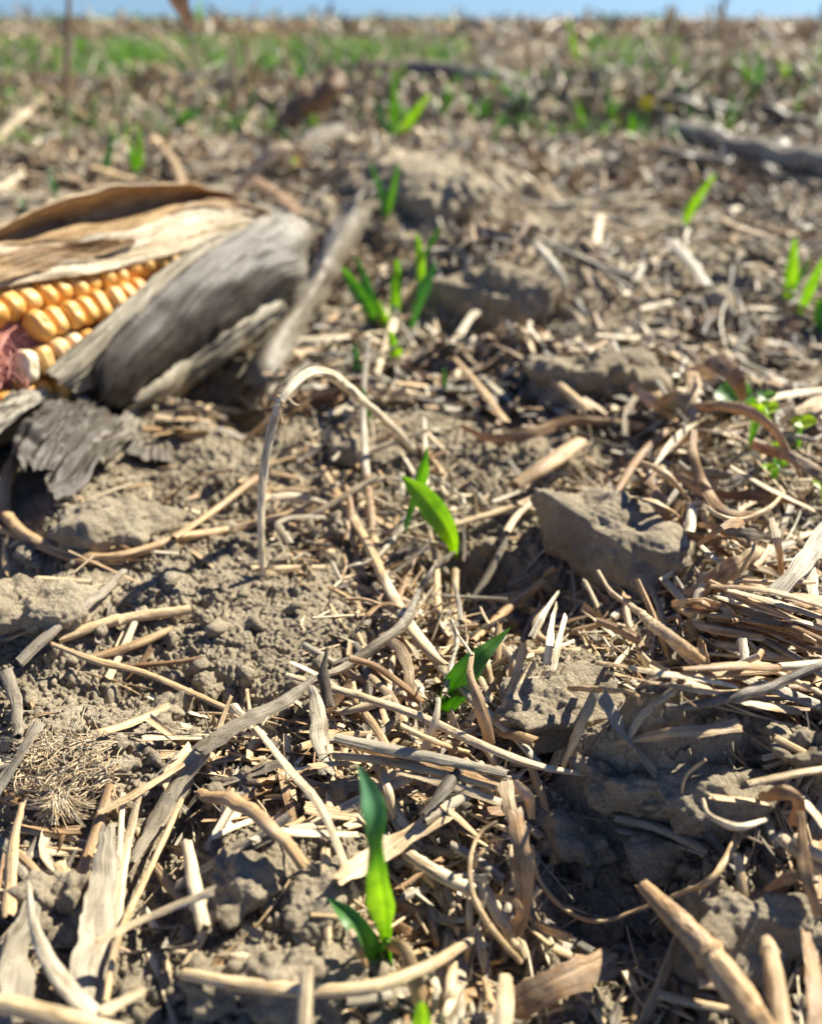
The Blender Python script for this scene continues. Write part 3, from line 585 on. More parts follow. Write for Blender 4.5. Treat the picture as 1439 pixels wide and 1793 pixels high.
    # narrow grey strip in front of the kernels
    rows = [[e(74, 655, .0025), e(95, 672, .004), e(128, 690, .003)], [e(112, 618, .0025), e(140, 640, .0042), e(170, 668, .003)], [e(160, 580, .0022), e(190, 600, .0042), e(215, 628, .003)],
            [e(210, 535, .002), e(240, 552, .004), e(262, 575, .003)], [e(262, 490, .0018), e(290, 505, .0036), e(310, 525, .003)], [e(335, 436, .0015), e(355, 450, .003), e(370, 468, .002)], [e(415, 398, .0012), e(425, 410, .002), e(430, 425, .0015)]]
    tag(loft('torn_husk_strip', rows, root, lambda s, c: .62+.04*vn(s*6, c*10, 8)+0*s, n=80, m=26, wrinkle=.0009, ragged=(.003, 0), seed=9, edge=.0006), 'narrow grey strip of husk along the kernels')
    # main grey front leaf, dark from mould and from grazing-light shade in its tint
    rows = [[e(168, 690, .006), e(175, 708, .0085), e(190, 722, .0085), e(212, 738, .007), e(235, 745, .0055)],
            [e(166, 655, .005), e(195, 680, .0088), e(225, 700, .0088), e(255, 706, .0075), e(280, 700, .006)],
            [e(180, 612, .0045), e(225, 640, .0078), e(265, 655, .0078), e(300, 660, .006), e(325, 655, .005)],
            [e(232, 552, .0042), e(280, 585, .0068), e(320, 602, .0068), e(360, 608, .005), e(385, 600, .004)],
            [e(300, 492, .004), e(345, 525, .0058), e(385, 545, .0058), e(420, 555, .004), e(440, 555, .003)],
            [e(370, 436, .0037), e(410, 470, .005), e(445, 490, .005), e(475, 505, .004), e(490, 512, .003)],
            [e(430, 396, .0034), e(470, 424, .0055), e(502, 452, .006), e(522, 482, .005), e(516, 520, .003)],
            [e(458, 376, .003), e(500, 394, .005), e(530, 424, .0055), e(545, 462, .005), e(532, 508, .003)], [e(477, 372, .002), e(512, 379, .003), e(540, 400, .003), e(551, 430, .003), e(546, 476, .003)]]
    tag(loft('front_husk_leaf', rows, root, lambda s, c: .95+.04*vn(s*5, c*4, 11)-.06*s-.27*sst(.66, .95, s+.12*c)+.02*c, mat=M_MOULD, n=130, m=60, wrinkle=.0012, flute=.00022, edge=.0008, ragged=(.004, 0), seed=11), 'broad dark grey mouldy husk leaf, tint also carrying its shade')
    # bright torn lip along its lower edge
    rows = [[e(222, 702, .0085), e(225, 722, .012), e(205, 748, .012)], [e(262, 672, .008), e(275, 690, .0115), e(262, 722, .012)], [e(318, 630, .006), e(335, 652, .009), e(330, 680, .010)],
            [e(380, 588, .005), e(398, 605, .007), e(400, 628, .008)], [e(440, 549, .004), e(452, 562, .0055), e(458, 580, .006)], [e(488, 520, .0035), e(497, 528, .004), e(505, 540, .0042)]]
    tag(loft('torn_husk_edge', rows, root, lambda s, c: .60+.05*vn(s*14, c*10, 13)+0*s, n=90, m=22, wrinkle=.0013, ragged=(.004, .001), seed=13, edge=.0012), 'pale curled torn edge of the front husk leaf')
    # shreds hanging to the soil, near side; dark tones paint the ear's shadow
    def sh(x, y, k, h): a = G(x, 895, h*.5)[1]; b = e(x, 690, .004)[1]+.003; f = min(max((y-690)/205.0, 0), 1); return D(x, y, b*(1-f)+a*f)
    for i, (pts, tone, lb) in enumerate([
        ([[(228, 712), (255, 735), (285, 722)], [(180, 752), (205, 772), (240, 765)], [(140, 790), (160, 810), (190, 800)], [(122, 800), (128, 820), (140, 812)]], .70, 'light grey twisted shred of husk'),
        ([[(175, 700), (205, 730), (215, 760)], [(120, 735), (160, 775), (180, 800)], [(85, 790), (120, 820), (150, 845)], [(62, 835), (78, 862), (92, 885)]], .90, 'long grey shred reaching the soil, toned dark for ear shadow'),
        ([[(165, 690), (120, 705), (80, 700)], [(140, 740), (90, 750), (40, 740)], [(110, 790), (70, 790), (20, 775)], [(85, 835), (55, 830), (20, 810)]], .97, 'shred of husk toned dark for ear shadow'),
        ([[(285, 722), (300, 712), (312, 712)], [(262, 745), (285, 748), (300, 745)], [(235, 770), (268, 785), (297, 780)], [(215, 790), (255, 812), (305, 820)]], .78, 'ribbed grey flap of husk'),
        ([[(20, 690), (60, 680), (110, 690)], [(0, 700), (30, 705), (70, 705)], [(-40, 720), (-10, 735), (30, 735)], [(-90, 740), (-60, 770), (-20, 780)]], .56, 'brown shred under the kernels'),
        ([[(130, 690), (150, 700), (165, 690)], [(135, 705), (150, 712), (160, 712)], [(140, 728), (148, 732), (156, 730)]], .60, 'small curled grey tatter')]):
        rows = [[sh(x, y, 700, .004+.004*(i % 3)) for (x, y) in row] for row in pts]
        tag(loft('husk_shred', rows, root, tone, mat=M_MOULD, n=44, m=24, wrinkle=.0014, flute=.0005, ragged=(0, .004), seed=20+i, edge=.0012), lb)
    return root
build_ear()
# ------------------------------------------------------------------ straws, stems and leaves traced one by one
def path3(pts, w0):
    out = []
    for p in pts:
        if len(p) == 4: out.append(D(p[0], p[1], p[3]))
        else:
            h = p[2]*1e-3 if len(p) > 2 else 0.0
            q = G(p[0], p[1], 0); z = ((q-ORG)@FWD); rad = w0*z/FPX/2
            if h == 0:
                ex = float(np.max(Tf(q[0]+np.array([-1, 0, 1, 0, 0])*rad*1.5, q[1]+np.array([0, 0, 0, -1, 1])*rad*1.5))-Tm(q[0], q[1])); h = max(ex, 0)*.8+rad*.75
            out.append(G(p[0], p[1], h))
    return np.array(out)
SEED = [100]
def S(kind, name, pts, w, tint, label, cat='straw', group=None, n=None, nodes=(), roll=0.0, arc=None, jag=1.0, th=.08, mat=None, parent=None, ref=None, wob=.0):
    SEED[0] += 1; arc = (.28 if kind == 'leaf' else .5) if arc is None else arc; ws = np.atleast_1d(np.array(w, float)); P = path3(pts, ws.mean())
    ln = sum(math.hypot(pts[i+1][0]-pts[i][0], pts[i+1][1]-pts[i][1]) for i in range(len(pts)-1)); n = n or int(min(90, max(12, ln/7)))
    r_ = np.random.default_rng(SEED[0]); px1 = float((P.mean(0)-ORG)@FWD)/FPX
    if len(P) > 2 and ln > 60 and kind != 'root': P[1:-1] += r_.normal(0, 1, (len(P)-2, 3))*px1*min(ws.mean()*.07, 2.0)
    C = smooth_path(P, n); s = np.linspace(0, 1, n); z = (C-ORG)@FWD; r_ = np.random.default_rng(SEED[0])
    hw = np.interp(s, np.linspace(0, 1, len(ws)), ws)*z/FPX/2
    if wob: C = C+np.stack([vn(s*9+SEED[0], s*0, k) for k in (1, 2, 3)], 1)*(hw.mean()*wob)
    for nd in nodes: hw = hw*(1+.28*np.exp(-((s-nd)/.018)**2)-.08*np.exp(-((s-nd-.035)/.015)**2))
    if kind == 'tube': sec = sec_tube(18)*np.array([1, r_.uniform(.55, .85) if ws.mean() < 30 else .92]); kw = dict(hollow=hw.mean() > .0006, ridge=.035, rough=.03, jag=jag*.7)
    elif kind == 'root': sec = sec_tube(12); kw = dict(ridge=.04, rough=.10, jag=0)
    elif kind == 'strip': sec = sec_flat(20, th, arc); kw = dict(ridge=.03, rough=.03, jag=jag*1.5)
    elif kind == 'leaf': sec = sec_flat(20, max(.00009/max(hw.mean(), 1e-5), .02), arc); kw = dict(ridge=.02, rough=.03, jag=jag)
    if kind in ('leaf', 'strip') and ref is None and ws.mean() > 8: hw = hw*1.16
    if kind in ('leaf', 'strip'): roll = (np.asarray(roll) if np.isscalar(roll) else np.interp(s, np.linspace(0, 1, len(roll)), roll))+vn(s*min(ln/90, 5)+SEED[0]*1.7, s*0, 44)*(.55 if kind == 'leaf' else .4); hw = hw*(1+.12*vn(s*ln/25+SEED[0], s*0, 45)+.07*vn(s*ln/9+SEED[0], s*0, 46))
    if ref is None: ref = np.array([0, 0, 1.0]) if kind != 'leaf' else nrmz(ORG-C.mean(0))
    V, F, U = sweep(C, hw, sec, ref, roll=roll if np.ndim(roll) != 1 or len(roll) == n else np.interp(s, np.linspace(0, 1, len(roll)), roll), seed=SEED[0], **kw)
    if kind == 'leaf': f = V/.0035; V = V+np.stack([vn3(f[:, 0]+k*9, f[:, 1], f[:, 2], k)+.5*vn3(f[:, 0]*2.7+k*9, f[:, 1]*2.7, f[:, 2]*2.7, k) for k in range(3)], 1)*(hw.mean()*.2)
    if kind in ('tube', 'strip') and hw.mean() > .0004:      # bark-like unevenness
        f = V/.0016; V = V+np.stack([vn3(f[:, 0]+k*9, f[:, 1], f[:, 2], k)+.6*vn3(f[:, 0]*3+k*9, f[:, 1]*3, f[:, 2]*3, k) for k in range(3)], 1)*(hw.mean()*.06)
    if isinstance(tint, (int, float)): R = np.clip(tint+r_.normal(0, .012), 0, 1)
    else: R = np.interp(np.linspace(0, 1, len(V)//len(sec)), np.linspace(0, 1, len(tint)), tint).repeat(len(sec))
    o = mk(name, V, F, mat or (M_LEAF if kind == 'leaf' else M_STALK if 'corn' in cat else M_STRAW), U, R, parent)
    if parent is None: tag(o, label, cat, group)
    elif label: o['label'] = label
    return o
HAND = 0
def many(rows):
    for r in rows:
        kw = r[6] if len(r) > 6 else {}; S(r[0], r[1], r[2], r[3], r[4], r[5], **kw)
# arching dry stem: a thing with its knot and frayed foot
st = empty('arching_stem', G(725, 790, .0)); tag(st, 'thin pale dry stem arching up and hanging down before the ear', 'dry stem')
arch = [(461, 1015, .003, .1765), (458, 940, 0, .178), (459, 870, 0, .180), (468, 790, 0, .183), (487, 715, 0, .187), (510, 680, 0, .191), (545, 655, 0, .198), (576, 656, 0, .205), (610, 680, 0, .214), (650, 715, 0, .225), (690, 750, 0, .236), (728, 792, 1.5)]
S('root', 'stem', arch, [13, 13, 14, 15, 17, 19, 19, 17, 14, 13, 12, 11], .08, None, parent=st, n=110, wob=.18)
b = Bag()
for i in range(22):
    p = D(492+random.gauss(0, 5), 712+random.gauss(0, 8), .187+random.gauss(0, .0008)); q = p+np.array([random.gauss(0, .0012), random.gauss(0, .001), random.gauss(-.0006, .0012)])
    C = smooth_path([p, (p+q)/2+rng.normal(0, .0004, 3), q], 6); V, F, U = sweep(C, np.linspace(.0004, .0001, 6), sec_tube(6), [0, .3, 1], rough=.2, seed=i); b.add(V, F, U, .2)
b.make('knot', M_STRAW, st)
b = Bag()
for i in range(16):
    p = D(462+random.gauss(0, 3), 1008+random.gauss(0, 5), .1765); q = p+np.array([random.uniform(-.0008, .0055), random.gauss(0, .001), random.uniform(-.002, .002)])
    C = smooth_path([p, p*.5+q*.5+rng.normal(0, .0005, 3), q], 7); V, F, U = sweep(C, np.linspace(.00032, .00005, 7), sec_tube(5), [0, .3, 1], rough=.2, seed=i); b.add(V, F, U, .13)
b.make('frayed_end', M_STRAW, st)
many([
 # left side
 ('root', 'twisted_vine', [(30, 800, 6), (12, 850, 5), (10, 895), (40, 935), (100, 962), (175, 978), (240, 968), (320, 940), (400, 925), (480, 905), (565, 882)], [20, 26, 22, 19, 17, 18, 17, 16, 15, 14, 12], .34, 'long brown twisted stem curving below the ear from the left edge', dict(cat='dry stem', wob=.25, n=90)),
 ('root', 'stem', [(-15, 920), (25, 938), (80, 962), (150, 984), (215, 985)], [13, 13, 12, 11, 8], .38, 'thinner brown stem running alongside the twisted stem at left', dict(cat='dry stem', wob=.3)),
 ('tube', 'straw_stalk', [(305, 942, 4), (380, 890, 4), (450, 836, 5)], 12, .36, 'straight reddish tan straw rising from the twisted stem'),
 ('tube', 'straw_stalk', [(105, 1118), (205, 1090), (330, 1068)], [21, 23, 20], .24, 'thick tan straw with one joint, upper of the left pair', dict(nodes=(.45,))),
 ('tube', 'straw_stalk', [(165, 1152), (230, 1132), (300, 1103)], [17, 17, 15], .32, 'shorter brown straw directly below the thick jointed one', {}),
 ('tube', 'grey_twig', [(218, 1002, 3), (165, 1045, 4), (100, 1095, 4), (35, 1160, 3)], [13, 18, 22, 22], .70, 'dark grey weathered twig sloping down to the left edge', dict(cat='twig', wob=.2)),
 ('tube', 'grey_twig', [(12, 1180, 3), (22, 1225, 3), (36, 1288, 3)], [22, 18, 16], .78, 'short upright grey twig bent at the left edge', dict(cat='twig', wob=.3)),
 ('strip', 'grey_twig', [(62, 1272, 3), (30, 1325, 3), (-10, 1385, 3)], 22, .68, 'flat grey twig leaving the photo at mid left', dict(cat='twig')),
 ('tube', 'straw_stalk', [(-10, 1130), (60, 1100), (110, 1075)], 9, .3, 'thin tan straw behind the dark grey twig', {}),
 ('strip', 'straw_stalk', [(95, 1128, 4), (170, 1155, 4), (260, 1180, 4), (340, 1212, 4), (412, 1246, 5)], [10, 13, 14, 14, 13], .33, 'long brown split straw crossing the left soil slab', dict(arc=1.1)),
 ('root', 'frayed_straw', [(405, 1240, 5), (425, 1255, 5), (445, 1280, 4)], [20, 18, 6], .2, 'frayed broken joint at the end of the long brown straw', dict(wob=.4)),
 ('leaf', 'grey_leaf', [(545, 1192, 9), (490, 1228, 9), (430, 1265, 8), (352, 1308, 7)], [10, 24, 30, 34], .64, 'flat grey leaf strip rising to the right from a fork', dict(cat='dry leaf', arc=.8)),
 ('leaf', 'grey_leaf', [(362, 1300, 7), (315, 1365, 5), (270, 1435, 4), (235, 1500, 3)], [30, 34, 28, 16], .63, 'wide grey leaf strip falling left from the fork', dict(cat='dry leaf', arc=.7)),
 ('leaf', 'twisted_leaf', [(795, 966, 17), (760, 995, 17), (735, 1035, 16), (712, 1085, 15), (665, 1125, 13), (615, 1162, 11), (560, 1186, 9)], [5, 12, 12, 11, 17, 18, 8], [.9, .85, .8, .72, .62, .6, .6], 'dark twisted leaf arching in front of the bright sprout', dict(cat='dry leaf', roll=[0, .6, 1.2, .8, .2, 0, 0], arc=.9, n=70)),
 ('leaf', 'dark_leaf_tip', [(572, 1140, 13), (568, 1180, 10), (575, 1235, 6)], [4, 18, 22], .86, 'dark upright spiky leaf tip between two straws', dict(cat='dry leaf', arc=.9)),
 ('leaf', 'pale_leaf', [(548, 1205, 9), (560, 1270, 7), (572, 1350, 4)], [12, 34, 26], .57, 'crumpled pale leaf scrap below the dark spiky tip', dict(cat='dry leaf', arc=.6, wob=.2)),
 ('strip', 'straw_strip', [(247, 1376, 4), (232, 1440, 4), (215, 1530, 3), (205, 1640, 3)], [9, 15, 17, 13], .22, 'pale ribbed straw strip standing left of the wide grey leaf', {}),
 ('strip', 'straw_strip', [(215, 1392, 3), (213, 1450, 3), (208, 1520, 3)], 9, .16, 'narrow cream straw strip touching the ribbed one', {}),
 ('root', 'straw_stalk', [(318, 1400, 5), (280, 1485, 5), (245, 1560, 5), (205, 1650, 5), (185, 1755, 5)], [10, 11, 11, 12, 12], .3, 'long thin tan stem running down the lower left', dict(cat='dry stem')),
 ('leaf', 'broad_leaf_slab', [(188, 1462, 5), (182, 1560, 5), (165, 1680, 4), (158, 1775, 4)], [24, 50, 56, 50], .59, 'broad dusty grey-tan leaf slab, middle of lower left', dict(cat='dry leaf', arc=.35)),
 ('leaf', 'broad_leaf_slab', [(55, 1600, 5), (28, 1680, 4), (5, 1780, 4)], [30, 66, 74], .66, 'broad darker grey leaf slab at the lower left corner', dict(cat='dry leaf', arc=.3)),
 ('strip', 'silvery_straw', [(50, 1553, 9), (62, 1630, 10), (100, 1700, 11), (150, 1755, 11), (215, 1810, 11)], [8, 18, 26, 30, 30], .56, 'bent silvery straw with a pointed tip, lower left', dict(arc=1.0)),
 ('tube', 'straw_stalk', [(-20, 1752, 13), (80, 1772, 13), (200, 1812, 12)], [30, 34, 38], .22, 'thick blurred tan straw across the bottom left corner', {}),
 ('tube', 'straw_stub', [(328, 1478, 8), (348, 1555, 6), (358, 1625, 5)], [20, 26, 26], .20, 'short pale hollow straw stub standing on the lower left soil', dict(nodes=(.75,), cat='straw stub')),
 ('strip', 'straw_strip', [(175, 1645, 10), (260, 1606, 10), (368, 1562, 12)], [15, 16, 15], .20, 'flat pale straw leaning across the hollow stub', {}),
 ('strip', 'straw_strip', [(38, 1410, 5), (22, 1490, 5), (18, 1592, 5)], [10, 22, 20], .36, 'brown split straw standing at the left edge', dict(arc=1)),
 ('tube', 'straw_stalk', [(32, 1495, 3), (60, 1520, 3), (82, 1555, 3)], 14, .38, 'short brown straw touching the split one at the left edge', {}),
 ('tube', 'rough_stalk', [(350, 1390, 4), (410, 1402, 6), (470, 1440, 6), (528, 1510, 4)], [20, 30, 27, 24], .42, 'rough brown curved stalk above the two knobbly clods', dict(cat='stalk', wob=.3)),
 ('strip', 'straw_strip', [(450, 1275, 7), (505, 1345, 7), (560, 1412, 7), (603, 1510, 5)], [8, 13, 14, 12], .17, 'narrow cream straw sloping down to the tall sprout', {}),
 ('strip', 'straw_strip', [(468, 1455, 6), (540, 1458, 6), (622, 1460, 6)], [12, 13, 10], .19, 'level pale straw left of the tall sprout', {}),
 ('strip', 'straw_strip', [(180, 1420, 4), (250, 1380, 5), (325, 1335, 5)], [12, 14, 12], .27, 'tan straw lying behind the wide grey leaf', {}),
 ('tube', 'straw_stalk', [(322, 1705, 5), (420, 1722, 6), (545, 1738, 7), (650, 1727, 8), (740, 1695, 9), (822, 1648, 9)], [20, 24, 25, 24, 21, 16], .24, 'long tan straw bowed across the bottom under the sprout', dict(n=80)),
 ('strip', 'straw_strip', [(538, 1706, 13), (533, 1750, 13), (528, 1815, 12)], [16, 24, 26], .20, 'upright pale straw end crossing the long bowed straw', {}),
 ('strip', 'straw_strip', [(190, 1765, 12), (245, 1735, 12)], [26, 22], .18, 'short pale straw chunk beside the silvery straw', {}),
 ('strip', 'straw_strip', [(570, 1490, 3), (572, 1560, 3), (574, 1650, 3)], [14, 16, 12], .26, 'upright tan straw left of the sprout base', {}),
 ('root', 'rootlet', [(545, 1602, 3), (600, 1610, 4), (650, 1630, 5), (690, 1660, 5)], [9, 10, 9, 6], .35, 'thin pinkish brown rootlet behind the sprout base', dict(cat='root')),
 ('leaf', 'folded_leaf', [(680, 1650, 7), (710, 1665, 10), (722, 1700, 8), (740, 1760, 4)], [18, 24, 26, 30], .3, 'folded yellow brown leaf right of the sprout base', dict(cat='dry leaf', arc=.9)),
 # centre
 ('tube', 'straw_stalk', [(502, 1182, 9), (620, 1214, 9), (735, 1255, 9), (840, 1300, 10), (935, 1340, 9), (1035, 1358, 6)], [11, 15, 18, 19, 17, 9], .21, 'long light tan straw crossing the centre below the dark green leaf', dict(n=80)),
 ('tube', 'straw_stalk', [(565, 820, 4), (600, 880, 4), (645, 960, 5), (690, 1050, 6), (720, 1095, 6)], [12, 17, 18, 18, 18], .31, 'brown straw running down the middle from below the arch', {}),
 ('tube', 'straw_stalk', [(672, 1010, 8), (705, 1075, 8), (745, 1130, 8), (790, 1190, 8)], [16, 22, 22, 18], .13, 'cream straw lying over the middle, left of the dark green leaf', {}),
 ('tube', 'straw_stalk', [(800, 1195, 6), (850, 1245, 6), (900, 1290, 6), (940, 1335, 5)], [15, 19, 19, 14], .61, 'greyish straw passing right under the dark green leaf', {}),
 ('tube', 'standing_stem', [(646, 590, 0, .300), (637, 680, 0, .262), (637, 770, 0, .238), (645, 860, 0, .212), (655, 940, 0, .197), (668, 1015, 5)], [8, 9, 11, 13, 15, 14], [.82, .74, .6, .55, .3, .2], 'tall thin grey stem standing between the arch and the sprouts', dict(cat='dry stem', n=60)),
 ('tube', 'straw_stalk', [(700, 1080, 10), (740, 1130, 10), (780, 1165, 9)], 12, .27, 'tan straw beside the cream straw in the middle', {}),
 ('tube', 'straw_stalk', [(590, 1292, 10), (690, 1312, 10), (800, 1335, 10), (886, 1355, 9)], [18, 24, 22, 16], .66, 'thick grey-brown straw, topmost of the centre bundle', {}),
 ('tube', 'straw_stalk', [(585, 1322, 7), (680, 1334, 8), (790, 1358, 8), (870, 1380, 7)], [15, 17, 16, 12], .27, 'golden straw directly below the grey-brown one in the bundle', {}),
 ('strip', 'straw_strip', [(700, 1352, 8), (780, 1372, 9), (870, 1402, 7)], [10, 14, 12], .22, 'pale split straw with a knot at the lower side of the bundle', dict(nodes=(.5,))),
 ('strip', 'straw_strip', [(600, 1300, 7), (720, 1330, 8), (880, 1372, 7)], [12, 18, 14], .42, 'reddish brown split straw inside the centre bundle', {}),
 ('strip', 'straw_strip', [(598, 1535, 8), (660, 1492, 9), (720, 1455, 10), (782, 1420, 10)], [26, 32, 34, 36], .22, 'wide flat pale straw piece right of the tall sprout', dict(arc=.35)),
 ('strip', 'straw_strip', [(776, 1412, 11), (800, 1430, 10), (835, 1462, 7)], [10, 14, 10], .34, 'golden brown splinter folding down from the wide flat piece', {}),
 ('tube', 'straw_tube', [(715, 1495, 8), (760, 1520, 9), (830, 1560, 8)], [22, 26, 27], .17, 'broken yellowish hollow straw tube right of the sprout', dict(nodes=(.22,))),
 ('tube', 'straw_tube', [(843, 1550, 8), (875, 1600, 8), (918, 1672, 6)], [22, 28, 22], .22, 'dusty rough straw tube inside the coiled curls', dict(wob=.15)),
 ('strip', 'brown_strip', [(903, 1432, 13), (912, 1510, 12), (914, 1590, 9), (908, 1625, 8)], [26, 33, 34, 22], .42, 'upright flat brown straw slab right of centre', dict(arc=.25, ref=[0, -1, .6])),
 ('leaf', 'curled_strip', [(885, 1372, 12), (893, 1420, 12), (908, 1460, 10), (912, 1500, 6)], [22, 20, 18, 12], .18, 'cream leaf strip bending down from the centre bundle', dict(cat='dry leaf')),
 ('leaf', 'curled_strip', [(900, 1372, 12), (922, 1392, 13), (930, 1430, 9)], [16, 16, 10], .15, 'short pale leaf strip beside the bending one', dict(cat='dry leaf')),
 ('root', 'coiled_strip', [(870, 1438, 12), (840, 1460, 13), (824, 1500, 13), (826, 1560, 13), (850, 1610, 13), (880, 1650, 11), (912, 1685, 8)], [5, 7, 8, 10, 11, 11, 9], .31, 'long thin curl of straw coiling down right of centre', dict(cat='straw curl', n=70)),
 ('root', 'coiled_strip', [(862, 1480, 10), (838, 1498, 11), (832, 1520, 9)], [7, 7, 5], .28, 'small curl inside the long coil', dict(cat='straw curl')),
 ('leaf', 'coiled_strip', [(868, 1570, 10), (900, 1578, 12), (912, 1600, 12), (895, 1615, 9)], [8, 10, 11, 8], .25, 'little golden curl lying by the upright brown slab', dict(cat='straw curl')),
 ('root', 'rootlet', [(930, 1480, 8), (942, 1540, 5), (985, 1590, 5), (1045, 1614, 6), (1110, 1596, 7), (1185, 1568, 8), (1250, 1535, 8), (1300, 1450, 6)], [10, 9, 8, 8, 9, 11, 14, 20], .34, 'long thin root looping from the brown slab to the right mound', dict(cat='root', n=90, wob=.2)),
 ('strip', 'straw_strip', [(795, 1590, 4), (780, 1680, 5), (762, 1800, 6)], [12, 15, 16], .22, 'long narrow straw running down to the bottom, left of two', {}),
 ('strip', 'straw_strip', [(825, 1560, 3), (806, 1680, 4), (785, 1805, 5)], [16, 22, 22], .62, 'wider grey-tan straw running down to the bottom, right of two', {}),
 ('strip', 'straw_strip', [(885, 1708, 12), (882, 1750, 12), (878, 1815, 12)], [18, 26, 28], .21, 'upright light straw end at the bottom between two dark gaps', {}),
 ('strip', 'stalk_slab', [(905, 1758, 6), (975, 1725, 7), (1052, 1690, 7)], [46, 52, 46], .43, 'broad brown stalk piece with jagged ends at the bottom', dict(arc=.15, jag=1.3, th=.12, cat='stalk', ref=[.2, -.6, .8])),
 ('strip', 'stalk_slab', [(770, 1770, 4), (810, 1745, 5), (850, 1722, 5)], [22, 26, 18], .4, 'small brown stalk piece near the bottom centre', dict(cat='stalk', th=.12)),
 # shaded lower right
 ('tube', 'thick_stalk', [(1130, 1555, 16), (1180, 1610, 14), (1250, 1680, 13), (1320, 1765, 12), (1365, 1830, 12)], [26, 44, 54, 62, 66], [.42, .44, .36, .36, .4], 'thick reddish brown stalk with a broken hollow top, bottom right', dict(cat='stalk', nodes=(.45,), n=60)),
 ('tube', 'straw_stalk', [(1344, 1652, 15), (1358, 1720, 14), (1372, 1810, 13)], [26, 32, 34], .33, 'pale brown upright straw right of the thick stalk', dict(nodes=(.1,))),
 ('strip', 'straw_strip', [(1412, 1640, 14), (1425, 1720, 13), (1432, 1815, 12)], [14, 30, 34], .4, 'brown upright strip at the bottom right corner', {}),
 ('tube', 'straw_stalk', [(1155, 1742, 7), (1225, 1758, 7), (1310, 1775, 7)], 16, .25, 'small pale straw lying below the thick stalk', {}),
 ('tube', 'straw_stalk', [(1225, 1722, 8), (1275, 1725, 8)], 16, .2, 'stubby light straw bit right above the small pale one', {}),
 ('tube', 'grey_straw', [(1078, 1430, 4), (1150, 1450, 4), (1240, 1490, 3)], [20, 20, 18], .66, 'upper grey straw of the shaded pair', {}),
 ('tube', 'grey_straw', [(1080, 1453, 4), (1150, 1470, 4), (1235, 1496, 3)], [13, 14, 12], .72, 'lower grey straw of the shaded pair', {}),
 ('root', 'straw_curl', [(1230, 1400, 13), (1242, 1428, 14), (1290, 1448, 14), (1340, 1436, 13)], [7, 11, 13, 7], .13, 'bright curved sliver of straw on the right mound', dict(cat='straw curl')),
 ('strip', 'straw_strip', [(1250, 1394, 11), (1330, 1402, 11)], [20, 22], .26, 'light flat straw bit just above the bright curved sliver', {}),
 ('leaf', 'brown_leaf', [(1330, 1395, 12), (1370, 1388, 14), (1395, 1405, 12), (1385, 1440, 8)], [14, 22, 26, 18], .36, 'small curled brown leaf at the right on the mound', dict(cat='dry leaf', arc=.9)),
 ('leaf', 'brown_leaf', [(1400, 1425, 12), (1410, 1530, 12), (1430, 1600, 10)], [12, 20, 14], .35, 'narrow brown leaf hanging near the right edge', dict(cat='dry leaf')),
 ('leaf', 'brown_leaf', [(1412, 1530, 11), (1380, 1538, 11), (1345, 1555, 9)], [20, 16, 8], .37, 'short brown leaf branching left from the hanging one', dict(cat='dry leaf')),
 ('strip', 'straw_strip', [(1290, 1500, 7), (1300, 1560, 6), (1302, 1600, 5)], [14, 14, 10], .3, 'tan strip sticking down over the big dark clod', {}),
 ('tube', 'straw_stalk', [(1395, 1470, 10), (1420, 1490, 10), (1460, 1510, 10)], 24, .22, 'cut straw end facing the camera at the right edge', {}),
 ('tube', 'straw_stalk', [(1365, 1465, 9), (1400, 1495, 9), (1450, 1530, 9)], 22, .26, 'cut straw just below the one at the right edge', {}),
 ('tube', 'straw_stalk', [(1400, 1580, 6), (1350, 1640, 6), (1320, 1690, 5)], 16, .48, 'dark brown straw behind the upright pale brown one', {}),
 ('strip', 'straw_strip', [(1405, 1395, 12), (1450, 1450, 12)], 22, .08, 'bright white straw bit cut by the right edge on the mound', {}),
 ('tube', 'straw_stalk', [(1310, 1372, 12), (1400, 1355, 13), (1450, 1345, 13)], 14, .22, 'light straw on top of the mound at the right edge', {}),
 ('root', 'rootlet', [(1235, 1330, 13), (1200, 1360, 12), (1192, 1405, 9)], [5, 5, 4], .26, 'hair thin root hanging over the mound left side', dict(cat='root')),
 # right bundle
 ('strip', 'split_straw', [(1048, 1158, 9), (1130, 1172, 10), (1210, 1186, 10), (1282, 1198, 8)], [14, 24, 20, 14], [.3, .38, .14, .08], 'split straw with a bright white face, left end of the right bundle', dict(arc=.9)),
 ('tube', 'split_straw', [(1195, 1172, 10), (1290, 1168, 10), (1372, 1170, 10)], [10, 19, 18], .44, 'red-brown straw leading to a cream one at the right edge', {}),
 ('tube', 'split_straw', [(1366, 1168, 11), (1410, 1166, 11), (1460, 1160, 11)], [18, 19, 19], .06, 'cream white straw end pushed into the red-brown straw', {}),
 ('strip', 'split_straw', [(1062, 1176, 7), (1150, 1196, 7), (1260, 1212, 7), (1340, 1200, 6)], [9, 12, 11, 6], .25, 'golden splinter under the split straw of the right bundle', {}),
 ('root', 'dark_root', [(1165, 1240, 7), (1250, 1228, 8), (1330, 1208, 10), (1380, 1188, 12), (1450, 1160, 13)], [15, 18, 19, 16, 14], .88, 'dark earthy root sloping up to the right edge', dict(cat='root', wob=.25)),
 ('leaf', 'straw_leaf', [(1085, 1298, 9), (1170, 1285, 9), (1240, 1278, 9), (1290, 1268, 9)], [6, 14, 20, 20], .24, 'narrow tan leaf lying along the top of the mound', dict(cat='dry leaf')),
 ('strip', 'straw_strip', [(1055, 1308, 5), (1130, 1295, 6), (1230, 1290, 5)], [6, 9, 8], .3, 'thin golden strip under the tan leaf on the mound', {}),
